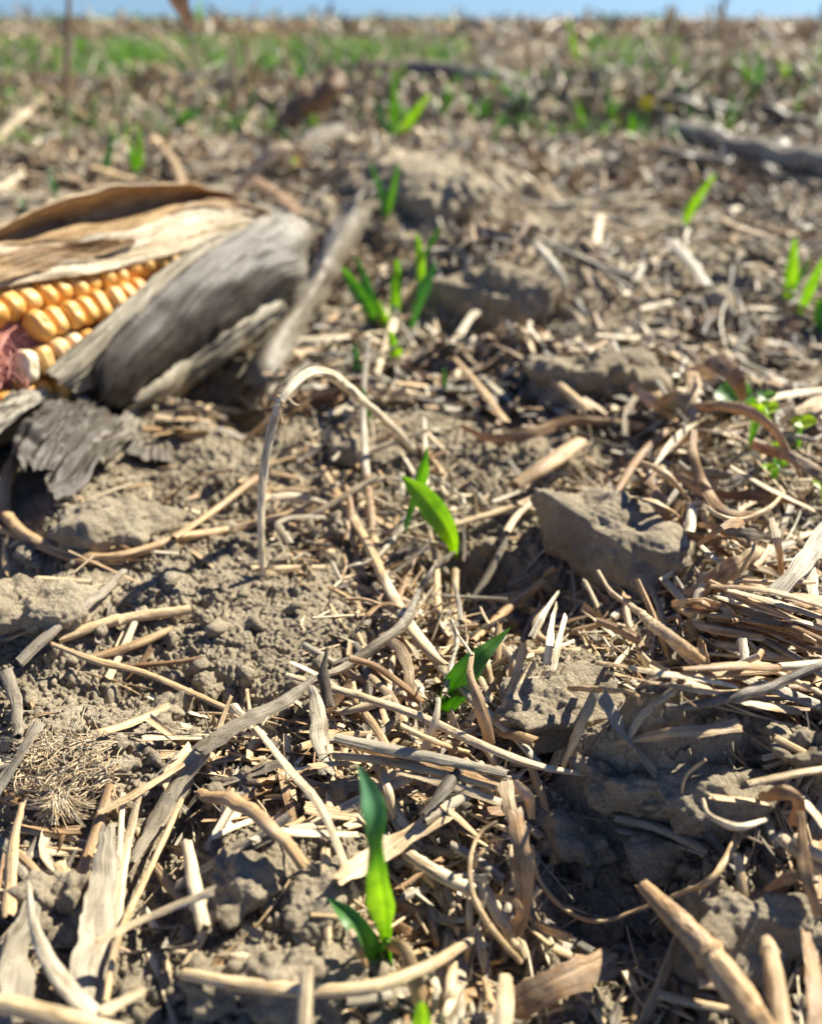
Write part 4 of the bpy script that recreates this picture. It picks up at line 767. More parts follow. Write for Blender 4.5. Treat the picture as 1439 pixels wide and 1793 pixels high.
 ('leaf', 'keeled_leaf', [(1047, 1000, 14), (1068, 1035, 13), (1110, 1062, 12), (1160, 1108, 10), (1232, 1158, 7)], [8, 14, 20, 22, 18], [.2, .16, .1, .2, .3], 'keeled leaf with a bright edge leaning against the big clod', dict(cat='dry leaf', arc=1.2)),
 ('strip', 'straw_strip', [(1235, 1072, 9), (1330, 1098, 9), (1450, 1128, 8)], [16, 20, 18], .44, 'red-brown lower straw of the stacked strips at right', {}),
 ('strip', 'straw_strip', [(1258, 1045, 11), (1350, 1072, 11), (1450, 1102, 11)], [12, 15, 14], .12, 'pale ribbed straw, third from the top of the stacked strips', {}),
 ('strip', 'straw_strip', [(1280, 1033, 13), (1370, 1058, 13), (1450, 1084, 13)], [10, 12, 11], .17, 'pale straw second from the top of the stacked strips', {}),
 ('strip', 'straw_strip', [(1250, 1025, 15), (1340, 1033, 15), (1450, 1062, 15)], [8, 12, 12], .33, 'tan topmost straw of the stacked strips', {}),
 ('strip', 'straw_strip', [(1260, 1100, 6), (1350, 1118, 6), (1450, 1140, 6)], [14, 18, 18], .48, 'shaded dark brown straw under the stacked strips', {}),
 ('strip', 'orange_chip', [(1206, 1092, 10), (1222, 1125, 9), (1240, 1158, 6)], [14, 22, 18], .45, 'orange brown chip standing beside the keeled leaf', dict(ref=[0, -1, .5])),
 ('strip', 'straw_loop', [(1297, 1152, 5), (1292, 1118, 9), (1310, 1120, 9), (1352, 1165, 6)], [7, 9, 14, 16], .15, 'bright bent straw forming a narrow hoop', {}),
 ('strip', 'straw_strip', [(1042, 1213, 8), (1015, 1270, 8), (985, 1335, 6)], [12, 17, 16], .27, 'tan straw leaning left of the ribbed pale strip', {}),
 ('strip', 'ribbed_strip', [(1058, 1225, 9), (1085, 1270, 9), (1112, 1310, 8), (1140, 1342, 6)], [18, 25, 28, 26], .62, 'ribbed pale grey strip leaning on the crumbly clod', dict(arc=.2)),
 ('tube', 'grey_twig', [(1178, 1208, 8), (1130, 1245, 8), (1098, 1290, 7)], [14, 15, 16], .68, 'short dusty grey twig crossing behind the ribbed strip', dict(cat='twig', wob=.3)),
 ('root', 'rootlet', [(996, 1205, 7), (1060, 1208, 8), (1112, 1216, 8), (1120, 1230, 7)], [9, 12, 10, 7], .34, 'crusty root ending in a hook above the ribbed strip', dict(cat='root', wob=.4)),
 ('strip', 'pale_splinter', [(934, 1110, 12), (955, 1075, 13), (978, 1038, 13)], [12, 20, 8], .02, 'white fibrous splinter leaning, left of the three white ones', dict(ref=[0, -1, .5])),
 ('strip', 'pale_splinter', [(958, 1155, 10), (964, 1110, 12), (975, 1060, 12)], [14, 19, 14], .04, 'white fibrous splinter, middle of the three white ones', dict(ref=[0, -1, .5])),
 ('strip', 'pale_splinter', [(970, 1168, 9), (980, 1125, 10), (990, 1080, 11)], [12, 15, 12], .06, 'white fibrous splinter, right of the three white ones', dict(ref=[0, -1, .5])),
 ('tube', 'straw_stalk', [(828, 1122, 6), (890, 1065, 7), (952, 1018, 7)], [11, 16, 14], .4, 'brown straw in the shade left of the white splinters', {}),
 ('strip', 'straw_strip', [(915, 1132, 12), (900, 1190, 10), (873, 1262, 7)], [11, 12, 10], .28, 'thin upright straw right of the dark green leaf', {}),
 ('leaf', 'straw_leaf', [(826, 1145, 18), (824, 1180, 17), (838, 1230, 14), (858, 1300, 8)], [7, 11, 20, 16], .34, 'golden brown narrow leaf in front of the dark green leaf', dict(cat='dry leaf', arc=.8)),
 ('root', 'thin_stem', [(800, 1110, 16), (815, 1130, 18), (826, 1148, 18)], [4, 5, 6], .13, 'fine pale stem bent above the golden brown narrow leaf', dict(cat='dry stem')),
 ('tube', 'straw_stalk', [(797, 1000, 3), (796, 1060, 4), (790, 1140, 4)], [13, 16, 18], .3, 'upright tan straw under the bright sprout', {}),
 ('tube', 'straw_stalk', [(752, 930, 4), (765, 1000, 5), (768, 1080, 4)], [9, 12, 13], .25, 'slim pale straw left of the upright one', dict(wob=.2)),
 ('tube', 'straw_stalk', [(786, 922, 3), (860, 900, 4), (945, 868, 4)], [13, 14, 12], .3, 'tan straw pointing right from the bright sprout', {}),
 ('tube', 'straw_stalk', [(742, 735, 4), (744, 790, 5), (747, 850, 4)], [8, 8, 8], .1, 'thin white straw behind the bright sprout', {}),
 ('strip', 'straw_strip', [(650, 1186, 9), (680, 1218, 9), (705, 1255, 8), (730, 1298, 6)], [10, 12, 12, 10], .19, 'narrow pale straw crossing under the long light straw', {}),
 ('strip', 'straw_strip', [(768, 1228, 14), (762, 1262, 12), (745, 1308, 8)], [8, 14, 18], .13, 'white upright splinter before the dark green leaf base', dict(ref=[0, -1, .5])),
 ('leaf', 'bent_leaf', [(670, 1110, 6), (700, 1140, 9), (716, 1180, 9), (722, 1235, 5)], [10, 18, 16, 12], .2, 'yellowish bent leaf left of the cream straw', dict(cat='dry leaf')),
 # white/cream pieces right of the clod
 ('tube', 'straw_tube', [(1098, 918, 8), (1130, 895, 9), (1160, 872, 10)], [18, 24, 24], .07, 'white straw tube right above the big clod', {}),
 ('tube', 'straw_tube', [(1198, 962, 7), (1205, 925, 8), (1212, 885, 9)], [16, 19, 17], .06, 'bright white jointed straw standing right of the big clod', dict(nodes=(.8,))),
 ('tube', 'straw_tube', [(1170, 950, 6), (1180, 915, 7), (1190, 880, 8)], [24, 22, 20], .42, 'brown straw tube between two white ones', {}),
 ('strip', 'straw_strip', [(1222, 950, 9), (1262, 985, 8)], [10, 12], .05, 'small white chip right of the jointed straw', {}),
 ('strip', 'straw_strip', [(1362, 1032, 13), (1400, 990, 14), (1450, 925, 15)], [24, 28, 28], .62, 'wide grey straw leaning toward the right edge', dict(arc=.4)),
 ('strip', 'straw_strip', [(1415, 985, 10), (1425, 1045, 8)], [22, 16], .1, 'cream piece behind the wide grey straw', {}),
 ('leaf', 'straw_leaf', [(1215, 1040, 8), (1270, 1000, 10), (1330, 960, 11)], [20, 34, 18], .25, 'crumpled tan leaf lump between clod and grey straw', dict(cat='dry leaf', wob=.3)),
 ('tube', 'straw_stalk', [(1215, 1080, 6), (1218, 1050, 8), (1240, 1005, 9)], [12, 14, 12], .08, 'white Y-shaped straw end at the right tip of the big clod', {}),
 ('tube', 'straw_tube', [(905, 848, 9), (955, 810, 10), (1015, 775, 11)], [22, 30, 26], .36, 'fat brown straw tube pointing at the crumbly clod', {}),
 ('tube', 'straw_tube', [(1030, 722, 10), (985, 680, 10), (945, 645, 9)], [20, 20, 18], .24, 'tan straw tube leaning on the blurred clod', {}),
 ('leaf', 'curved_leaf', [(810, 748, 5), (860, 768, 6), (930, 758, 7), (1000, 738, 9), (1085, 738, 8)], [8, 14, 20, 15, 7], .34, 'long brown curved leaf behind the fat straw tube', dict(cat='dry leaf')),
 ('strip', 'straw_strip', [(796, 628, 7), (840, 678, 7), (885, 735, 6)], [9, 12, 12], .33, 'orange tan straw right of the sprout cluster', {}),
 ('strip', 'straw_strip', [(838, 652, 5), (880, 690, 5), (915, 720, 4)], [10, 12, 10], .58, 'pale grey straw next to the orange tan one', {}),
 ('strip', 'straw_strip', [(660, 652, 6), (690, 560, 9), (692, 540, 10)], [9, 12, 10], .17, 'light straw leaning against the sprout cluster', {}),
 ('strip', 'straw_strip', [(520, 595, 4), (600, 590, 5), (700, 575, 5)], [16, 14, 12], .08, 'white straw lying behind the light leaning one', {}),
 # right heap: curled brown leaves
 ('leaf', 'curled_leaf', [(1235, 628, 22), (1265, 640, 24), (1290, 668, 20), (1300, 700, 12)], [16, 26, 24, 12], .40, 'orange brown leaf curl rising behind the round green leaves', dict(cat='dry leaf', arc=.4)),
 ('leaf', 'curled_leaf', [(1200, 712, 14), (1270, 712, 18), (1330, 735, 19), (1375, 780, 14), (1400, 830, 8)], [10, 16, 22, 16, 6], .32, 'wide brown leaf bowed over the right heap', dict(cat='dry leaf', arc=.9)),
 ('leaf', 'curled_leaf', [(1320, 780, 12), (1390, 805, 13), (1460, 845, 13)], [12, 20, 24], .32, 'brown leaf strap running out at the right edge', dict(cat='dry leaf')),
 ('leaf', 'curled_leaf', [(1215, 755, 18), (1212, 800, 17), (1232, 850, 13), (1270, 895, 10), (1330, 900, 9)], [8, 18, 20, 14, 6], .36, 'reddish curled leaf hanging in the right heap', dict(cat='dry leaf', arc=.4)),
 ('leaf', 'curled_leaf', [(1210, 640, 16), (1215, 680, 17), (1205, 730, 12)], [12, 22, 12], .30, 'small upright tan leaf beside the grey scrap', dict(cat='dry leaf', arc=.4)),
 ('leaf', 'grey_leaf', [(1150, 715, 10), (1185, 705, 13), (1215, 725, 13)], [22, 34, 20], .62, 'silvery grey leaf scrap left of the right heap', dict(cat='dry leaf')),
 ('leaf', 'pale_leaf', [(1200, 660, 15), (1225, 650, 16), (1250, 655, 14)], [18, 30, 20], .07, 'bright white leaf scrap on top of the right heap', dict(cat='dry leaf')),
 ('root', 'rootlet', [(1240, 890, 14), (1262, 905, 15), (1300, 910, 13), (1345, 890, 12), (1372, 862, 12)], [7, 9, 9, 7, 5], .24, 'thin tan curl under the reddish leaf', dict(cat='root')),
 ('leaf', 'pale_leaf', [(1370, 735, 12), (1400, 718, 14), (1450, 700, 14)], [12, 22, 24], .13, 'pale stacked husk scraps at the right edge', dict(cat='dry leaf')),
 ('strip', 'straw_strip', [(1330, 700, 8), (1400, 688, 10), (1455, 680, 10)], [10, 14, 14], .2, 'long light straw above the pale husk scraps', {}),
 ('strip', 'straw_strip', [(1285, 820, 10), (1340, 850, 10), (1420, 890, 9)], [10, 14, 12], .3, 'tan straw below the bowed leaf, pointing down right', {}),
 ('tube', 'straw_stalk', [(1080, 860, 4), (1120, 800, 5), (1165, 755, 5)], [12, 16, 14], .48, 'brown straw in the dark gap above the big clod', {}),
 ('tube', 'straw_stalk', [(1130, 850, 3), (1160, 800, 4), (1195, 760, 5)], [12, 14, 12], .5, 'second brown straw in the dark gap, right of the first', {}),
 # distance
 ('strip', 'straw_strip', [(1178, 422, 10), (1235, 492, 6)], [20, 18], .58, 'light grey straw end standing in the blurred field', {}),
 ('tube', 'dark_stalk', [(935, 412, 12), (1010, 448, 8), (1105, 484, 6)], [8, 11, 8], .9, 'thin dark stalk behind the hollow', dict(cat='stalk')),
 ('strip', 'straw_strip', [(942, 430, 16), (975, 470, 12), (990, 500, 8)], [14, 16, 14], .6, 'grey bent straw right of the dark hollow, upper arm', {}),
 ('strip', 'straw_strip', [(990, 500, 8), (955, 525, 8), (880, 530, 12), (835, 545, 10), (795, 600, 8)], [14, 14, 12, 11, 12], .57, 'pale crusted stem lying round the dark hollow', {}),
 ('strip', 'straw_strip', [(1050, 348, 10), (1145, 335, 10)], [16, 14], .56, 'level light straw in the blurred mid field', {}),
 ('strip', 'straw_strip', [(1045, 425, 6), (1050, 370, 10)], [14, 12], .14, 'short upright cream straw in the mid field', {}),
 ('tube', 'corn_stalk', [(1165, 218, 12), (1230, 240, 14), (1300, 262, 10), (1390, 282, 12), (1475, 312, 8)], [22, 44, 40, 54, 50], [.7, .62, .8, .6, .72], 'large grey corn stalk lying in the right mid distance', dict(wob=.5, n=60, nodes=(.4, .75), cat='corn stalk')),
 ('tube', 'corn_stalk', [(610, 118, 0, 1.9), (700, 125, 0, 1.8), (800, 134, 0, 1.66), (895, 152, 0, 1.44), (975, 162, 0, 1.34), (1060, 188, 0, 1.14)], [22, 44, 36, 46, 34, 14], [.95, .8, .97, .6, .5, .9], 'long rough brown corn stalk lying across the upper field', dict(wob=.4, n=60, cat='corn stalk')),
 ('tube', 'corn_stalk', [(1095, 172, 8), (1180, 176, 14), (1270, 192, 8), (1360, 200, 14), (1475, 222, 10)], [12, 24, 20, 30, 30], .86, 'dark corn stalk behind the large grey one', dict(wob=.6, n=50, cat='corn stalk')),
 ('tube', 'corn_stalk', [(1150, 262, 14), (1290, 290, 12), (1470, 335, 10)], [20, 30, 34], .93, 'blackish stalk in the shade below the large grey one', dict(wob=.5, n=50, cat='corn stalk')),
 ('tube', 'corn_stalk', [(488, 238, 0, 1.02), (530, 190, 0, 1.03), (592, 128, 0, 1.05)], [26, 42, 36], .5, 'brown slanting corn stump in the upper left middle', dict(wob=.5, cat='corn stump')),
 ('tube', 'corn_stalk', [(520, 258, 8), (570, 242, 10), (600, 228, 8)], [30, 40, 24], .8, 'grey lump of stalk right of the slanting stump', dict(cat='corn stump')),
 ('tube', 'corn_stalk', [(932, 120, 0, 2.3), (922, 75, 0, 2.3), (912, 28, 0, 2.32)], [14, 16, 12], .88, 'dark upright stump before the horizon', dict(cat='corn stump')),
 ('tube', 'standing_stem', [(117, 150, 0, 1.05), (119, 60, 0, 1.06), (122, -40, 0, 1.07)], [13, 12, 10], .46, 'tall reddish stem reaching above the horizon at left', dict(cat='dry stem')),
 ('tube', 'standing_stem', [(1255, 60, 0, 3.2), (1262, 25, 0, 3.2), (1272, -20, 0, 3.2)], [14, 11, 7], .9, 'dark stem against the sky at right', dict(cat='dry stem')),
 ('leaf', 'bent_grass_blade', [(415, 336, 0, .62), (455, 285, 0, .63), (490, 258, 0, .64), (520, 268, 0, .65), (528, 290, 0, .66)], [16, 16, 15, 13, 8], .14, 'yellowish bent grass blade behind the ear', dict(cat='grass blade', mat=None)),
 ('leaf', 'hanging_leaf', [(300, -30, 0, .60), (315, 0, 0, .60), (330, 30, 0, .60), (342, 50, 0, .60)], [30, 26, 18, 6], .3, 'brown leaf tip hanging in at the top left', dict(cat='dry leaf')),
 ('strip', 'straw_strip', [(-10, 245, 10), (50, 190, 14), (95, 180, 14)], [18, 16, 10], .18, 'pale straw high at the left edge', {}),
 ('strip', 'straw_strip', [(-10, 330, 8), (40, 302, 10)], [20, 20], .13, 'cream straw end at the left edge above the ear', {}),
 ('strip', 'straw_strip', [(270, 235, 12), (300, 275, 12), (318, 318, 10)], [10, 13, 12], .3, 'tan straw leaning above the middle of the ear', {}),
 ('strip', 'brown_strip', [(440, 310, 12), (480, 335, 12), (520, 370, 8)], [16, 22, 18], .44, 'red-brown husk scrap behind the right end of the ear', dict(cat='dry leaf')),
])
# the stack of parallel strips at the right edge and the pile behind it
rs = random.Random(5)
for i in range(34):
    x0 = rs.uniform(1190, 1330); y0 = rs.uniform(1010, 1235); L = rs.uniform(110, 260); a = rs.gauss(.24, .16) if y0 < 1150 else rs.gauss(.05, .2); w = rs.uniform(8, 21)
    S(rs.choice(['strip', 'strip', 'tube']), 'stacked_straw', [(x0, y0, 3+(1235-y0)*.03), (x0+L*.5, y0+L*.5*math.tan(a)+rs.gauss(0, 3), 4+(1235-y0)*.035), (x0+L, y0+L*math.tan(a), 3+(1235-y0)*.03)], [w*.8, w, w*.7], rs.choice([.1, .2, .28, .33, .38, .45, .5, .62, .7]), 'straw strip in the thick parallel stack at the right edge', group='parallel straw strips stacked at the right edge')
for i in range(30):
    x0 = rs.uniform(1090, 1400); y0 = rs.uniform(640, 960); L = rs.uniform(50, 150); a = rs.gauss(.5, .6); w = rs.uniform(10, 24); h = rs.uniform(5, 18)
    if 1210 < x0 < 1439 and 620 < y0 < 880: y0 += 200; x0 -= 60; h *= .5
    S(rs.choice(['leaf', 'leaf', 'strip', 'tube']), 'heaped_leaf', [(x0, y0, h), (x0+L*.5*math.cos(a), y0+L*.5*math.sin(a)-rs.uniform(0, 18), h+4), (x0+L*math.cos(a), y0+L*math.sin(a), h*.6)], [w*.5, w, w*.4], rs.choice([.08, .2, .3, .36, .4, .45, .5, .62, .7]), 'blurred scrap of straw or brown leaf in the heap above the big clod', 'dry leaf', group='leaf scraps heaped above the big clod')
# short upright chops packed in the middle
for i in range(46):
    x0 = rs.uniform(610, 850); y0 = rs.uniform(1120, 1350) if i % 2 else rs.uniform(1480, 1760); L = rs.uniform(35, 95); a = rs.gauss(1.45, .35); w = rs.uniform(8, 19); h = rs.uniform(3, 8)
    if 630 < x0 < 735 and y0 > 1400: x0 += 120
    if 730 < x0 < 850 and 1150 < y0 < 1290: continue
    S(rs.choice(['strip', 'tube']), 'chopped_straw', [(x0, y0, h), (x0+L*.5*math.cos(a), y0+L*.5*math.sin(a), h), (x0+L*math.cos(a), y0+L*math.sin(a), h*.6)], [w*.8, w, w*.8], rs.choice([.08, .14, .2, .28, .35, .45, .62]), 'short chopped straw packed steeply along the row of sprouts', group='chopped straws packed along the sprout row')
# grey husk leaf lying right of the ear, tone darkened for its shade
def lf(name, rows, rnd, label, cat, **kw):
    o = loft(name, rows, None, rnd, mat=M_HUSK, **kw); tag(o, label, cat); return o
g = lambda x, y, h: G(x, y, h*1e-3)
lf('grey_husk', [[g(600, 352, 14), g(630, 345, 22), g(662, 350, 12)], [g(585, 385, 14), g(612, 385, 22), g(640, 400, 10)], [g(560, 440, 12), g(582, 440, 20), g(605, 450, 8)],
   [g(520, 500, 8), g(548, 505, 14), g(575, 515, 5)], [g(470, 565, 6), g(500, 575, 12), g(535, 580, 4)], [g(430, 620, 4), g(462, 640, 8), g(495, 645, 3)], [g(412, 665, 3), g(435, 690, 5), g(465, 690, 2)]],
   .72, 'loose grey husk leaf lying right of the ear', 'dry leaf', n=80, m=26, wrinkle=.0014, ragged=(.003, .003), edge=.001, seed=41)
# mat of fine root hairs on the left soil slab
b = Bag()
for i in range(420):
    fan = random.random() < .45
    if fan: x0 = 105+random.gauss(0, 7); y0 = 1385+random.gauss(0, 6); a = random.uniform(.9, 2.3); L = random.uniform(35, 80)
    else: x0 = random.uniform(40, 215); y0 = random.uniform(1285, 1385); a = random.gauss(2.7, .35); L = random.uniform(30, 75)
    c = random.gauss(0, .6); P = []
    for q in range(4):
        t = q/3; aa = a+c*t; P.append(G(x0+math.cos(aa)*L*t, y0+math.sin(aa)*L*t*.8, .0012+.0012*math.sin(PI*t)+random.uniform(0, .0008)))
    V, F, U = sweep(smooth_path(P, 7), np.full(7, random.uniform(.00006, .00011)), sec_tube(4), [0, 0, 1.0], seed=i, close=False); b.add(V, F, U, random.choice([.17, .2, .25, .58]))
tag(b.make('root_hair_mat', M_STRAW), 'dense mat of fine tan root hairs on the left soil', 'root mat')
# fuzzy white rootlets in the middle
for k, (pts, lb) in enumerate([([(612, 992), (640, 985), (668, 968), (690, 940), (705, 925)], 'fuzzy white rootlet crossing the upright straws, lower one'),
        ([(606, 862), (635, 848), (670, 838), (712, 842)], 'fuzzy white rootlet left of the bright sprout, upper one'),
        ([(745, 830), (775, 845), (805, 868), (812, 885)], 'woolly white rootlet right behind the bright sprout'),
        ([(790, 1085), (800, 1120), (790, 1165), (778, 1215)], 'woolly white fibre strand left of the dark green leaf')]):
    b = Bag(); C = smooth_path([G(x, y, .006+.001*k) for (x, y) in pts], 40)
    V, F, U = sweep(C, .0005*(1+.35*vn(np.linspace(0, 12, 40), np.zeros(40), k)), sec_tube(8), [0, 0, 1.0], rough=.3, seed=k); b.add(V, F, U, .57)
    for i in range(110):
        p = C[random.randrange(40)]; d = rng.normal(0, 1, 3); d = d/np.linalg.norm(d)*random.uniform(.0006, .0017)
        V, F, U = sweep(smooth_path([p, p+d*.5+rng.normal(0, .0002, 3), p+d], 5), np.linspace(.00014, .00004, 5), sec_tube(4), [0, .2, 1.0], seed=i, close=False); b.add(V, F, U, random.choice([.02, .56, .6]))
    tag(b.make('fuzzy_rootlet', M_STRAW), lb, 'root')
# ------------------------------------------------------------------ green sprouts
def blade(parent, pts, w, tint, fold=.5, roll=0.0, name='leaf', n=46, jag=0, base=None):
    """pts: (x, y, dist) photo pixel at world distance, w: widths in pixels"""
    SEED[0] += 1; P = [D(*p) for p in pts]; C = smooth_path(P, n); s = np.linspace(0, 1, n); z = (C-ORG)@FWD
    ws = np.interp(s, np.linspace(0, 1, len(w)), w); ws = (ws+np.roll(ws, 1)+np.roll(ws, -1))/3; ws[0] = w[0]; ws[-1] = w[-1]
    hw = ws*z/FPX/2; m = 11; t = np.linspace(-1, 1, m); f = np.abs(t)**1.3*fold
    th = .00011/max(hw.max(), 1e-5); top = np.stack([t, f+th], 1); bot = np.stack([t[::-1], f[::-1]-th], 1); sec = np.vstack([top, bot, top[:1]])
    ref = nrmz(ORG-C.mean(0)); rl = np.interp(s, np.linspace(0, 1, len(roll)), roll) if not np.isscalar(roll) else roll
    V, F, U = sweep(C, hw, sec, ref, roll=rl, rough=.012, ridge=.01, seed=SEED[0])
    R = tint if np.isscalar(tint) else np.interp(np.linspace(0, 1, len(V)//len(sec)), np.linspace(0, 1, len(tint)), tint).repeat(len(sec))
    return mk(name, V, F, M_GREEN, U, R, parent)
def sprout(label, base, blades, group=None, cat='sprout', name='sprout'):
    r = empty(name, base); tag(r, label, cat, group)
    for bl in blades: blade(r, **bl)
    return r
def gd(x, y, h=0): return float(G(x, y, h)[1])
# tall two-leaved sprout; the pale blue-green tip paints in its reflection
d = gd(678, 1695)
sprout('tallest green sprout with two leaves in front of the long bowed straw', D(680, 1700, d), [
 dict(pts=[(675, 1692, d), (676, 1650, d+.0005), (670, 1600, d-.0005), (662, 1540, d-.001), (656, 1480, d-.0005), (655, 1430, d+.001), (646, 1385, d+.0035), (628, 1343, d+.006)], w=[13, 18, 28, 52, 40, 26, 44, 5], tint=[.3, .3, .12, .05, .12, .6, .95, .9], roll=[0, 0, .1, .2, .25, -.35, -.1, 0], fold=.3, n=70),
 dict(pts=[(685, 1702, d), (655, 1668, d-.001), (630, 1630, d-.001), (605, 1600, d+.0005), (577, 1574, d+.003)], w=[14, 24, 38, 34, 4], tint=[.35, .45, .6, .65, .7], roll=[0, -.1, -.2, -.1, 0], fold=.45),
 dict(pts=[(677, 1700, d), (676, 1670, d), (675, 1640, d)], w=[20, 21, 18], tint=.35, fold=1.6, name='sheath')])
sprout('blurred bright leaf tip poking up at the bottom edge', D(738, 1850, .060), [
 dict(pts=[(738, 1900, .060), (738, 1840, .059), (738, 1790, .058), (737, 1756, .058)], w=[60, 66, 52, 14], tint=.0, fold=.2)])
d = gd(772, 1252)
sprout('dark green single leaf leaning right over the straw', D(770, 1252, d), [
 dict(pts=[(768, 1262, d), (790, 1222, d), (815, 1185, d-.001), (845, 1150, d), (870, 1125, d+.002), (892, 1100, d+.004)], w=[12, 36, 52, 48, 26, 3], tint=[.45, .55, .62, .6, .62, .4], roll=[.1, .1, .2, .35, .6, .5], fold=.4, n=60)])
d = gd(795, 968)
sprout('bright green leaf bending left above the twisted dark leaf', D(795, 975, d), [
 dict(pts=[(796, 985, d), (792, 950, d-.001), (778, 920, d-.001), (757, 890, d), (733, 862, d+.001), (704, 834, d+.003)], w=[8, 18, 36, 44, 36, 4], tint=[.1, .02, .1, .25, .12, .1], roll=[.3, .2, .1, 0, -.1, 0], fold=.4, n=60)])
d = gd(712, 935)
sprout('small slender sprout behind the bright bending leaf', D(708, 935, d), [
 dict(pts=[(706, 935, d), (720, 890, d+.002), (735, 850, d+.003), (743, 815, d+.003), (747, 785, d+.004)], w=[7, 11, 18, 21, 3], tint=[.8, .7, .35, .3, .5], fold=.5)])
d = gd(668, 575)
sprout('cluster sprout left of the light leaning straw, three spread leaves', D(672, 580, d), [
 dict(pts=[(662, 582, d), (645, 540, d), (622, 505, d), (599, 468, d)], w=[10, 18, 24, 6], tint=[.2, .5, .6, .2], fold=.4),
 dict(pts=[(668, 580, d), (652, 530, d+.004), (638, 490, d+.006), (624, 450, d+.008)], w=[8, 14, 16, 5], tint=[.2, .6, .8, .5], fold=.4),
 dict(pts=[(672, 582, d), (670, 555, d-.003), (663, 528, d-.003)], w=[10, 18, 5], tint=.1, fold=.4)])
d = gd(690, 568)
sprout('upright bright blade behind the light leaning straw', D(690, 568, d), [
 dict(pts=[(686, 572, d), (692, 530, d), (694, 490, d), (694, 455, d)], w=[12, 20, 19, 8], tint=[.1, .1, .3, .2], fold=.5)])
d = gd(697, 640)
sprout('short thick bright sprout before the cluster', D(697, 640, d), [
 dict(pts=[(698, 648, d), (692, 615, d), (682, 580, d)], w=[12, 23, 8], tint=[.2, .1, .3], fold=.5),
 dict(pts=[(700, 670, d-.01), (697, 655, d-.01), (694, 640, d-.01)], w=[8, 11, 8], tint=.4, fold=.5)])
d = gd(720, 580)
sprout('bluish bent sprout right of the cluster', D(718, 590, d), [
 dict(pts=[(716, 592, d), (728, 545, d), (740, 510, d), (762, 460, d+.003)], w=[8, 12, 24, 6], tint=[.95, .95, .85, .8], fold=.4),
 dict(pts=[(735, 520, d+.002), (737, 490, d+.003), (735, 450, d+.004), (729, 410, d+.006)], w=[8, 14, 18, 5], tint=[.5, .1, .05, .2], fold=.4),
 dict(pts=[(742, 450, d+.006), (755, 425, d+.008), (770, 395, d+.01)], w=[6, 12, 4], tint=.6, fold=.4)])
d = gd(628, 665)
sprout('tiny bluish shoot behind the arch top', D(626, 665, d), [dict(pts=[(627, 668, d), (625, 635, d), (619, 605, d+.002)], w=[10, 17, 5], tint=.95, fold=.6)])
d = gd(646, 745)
sprout('tiny green shoot half hidden by the arch', D(646, 745, d), [dict(pts=[(646, 748, d), (642, 710, d), (634, 678, d+.002)], w=[7, 11, 5], tint=.7, fold=.6)])
d = gd(780, 700)
sprout('tiny dim shoot between tan straws', D(780, 700, d), [dict(pts=[(782, 705, d), (779, 680, d), (776, 645, d+.002)], w=[5, 9, 5], tint=.6, fold=.6)])
# middle distance sprouts: (base x, y), blades [(tip x, tip y, width, tint)], label
MID = [((678, 388), [(648, 285, 16, .95), (697, 288, 16, .3), (672, 330, 12, .8)], 'pair of blurred blades right behind the loose grey husk'),
 ((688, 250), [(655, 165, 16, .95), (690, 120, 20, .3), (752, 165, 22, .05), (700, 180, 14, .6)], 'big blurred tuft with one bluish blade, top centre'),
 ((182, 330), [(200, 235, 20, .85)], 'single dark blade behind the left part of the ear'),
 ((243, 320), [(243, 222, 20, .1), (225, 240, 16, .35)], 'bright twin blades behind the ear'),
 ((95, 358), [(88, 295, 14, .95)], 'faint bluish blade left behind the ear'),
 ((45, 378), [(40, 345, 14, .8)], 'low dark shoot behind the far husk leaf'),
 ((310, 232), [(300, 185, 14, .6), (330, 190, 14, .5), (352, 185, 14, .7)], 'low bluish tuft above the ear'),
 ((20, 190), [(18, 150, 18, .4)], 'green blur at the upper left edge'),
 ((1192, 398), [(1250, 306, 20, .05), (1215, 340, 10, .1)], 'lone bright blade leaning right in the mid field'),
 ((1378, 530), [(1390, 420, 30, .05), (1420, 450, 12, .5)], 'broad bright blade, left of the group at the right edge'),
 ((1395, 550), [(1445, 448, 26, .15)], 'leaning bright blade at the right edge'),
 ((1432, 580), [(1430, 525, 24, .05), (1450, 500, 26, .7)], 'lowest bright blades at the right edge'),
 ((1100, 252), [(1106, 205, 16, .2)], 'small blurred blade below the yellow flower'),
 ((1020, 218), [(1022, 165, 14, .35), (1010, 185, 12, .1)], 'dim blade left of the yellow flower'),
 ((515, 300), [(520, 272, 16, .2)], 'green blur under the bent grass blade'),
 ((602, 160), [(600, 128, 20, .15)], 'bright blur right of the slanting stump'),
 ((1185, 200), [(1188, 175, 20, .5)], 'pale green blur right of the flower'),
 ((1245, 196), [(1248, 172, 22, .2)], 'green blur above the large grey stalk'),
 ((1010, 130), [(995, 35, 14, .1), (1015, 90, 12, .4)], 'tall yellowish blade before the horizon'),
 ((140, 90), [(135, 65, 16, .1), (150, 70, 16, .3)], 'green blur beside the tall reddish stem'),
 ((340, 60), [(350, 0, 16, .3), (325, 20, 12, .2), (365, 30, 12, .5)], 'tall grass tuft at the top left'),
 ((440, 135), [(430, 118, 16, .2), (455, 120, 16, .1)], 'green blur left of the slanting stump')]
for (bx, by), bl, lb in MID:
    b0 = G(bx, by); d = float(b0[1]); out = []
    for (tx, ty, w, tn) in bl:
        k = random.uniform(-.02, .06)*d*.5; out.append(dict(pts=[(bx+random.uniform(-4, 4), by+3, d), ((bx*.6+tx*.4)+random.uniform(-3, 3), by*.55+ty*.45, d+k*.4), (tx, ty, d+k)], w=[w*.4, w*.78, w*.25], tint=tn, fold=.4, n=16))
    sprout(lb, b0, out)
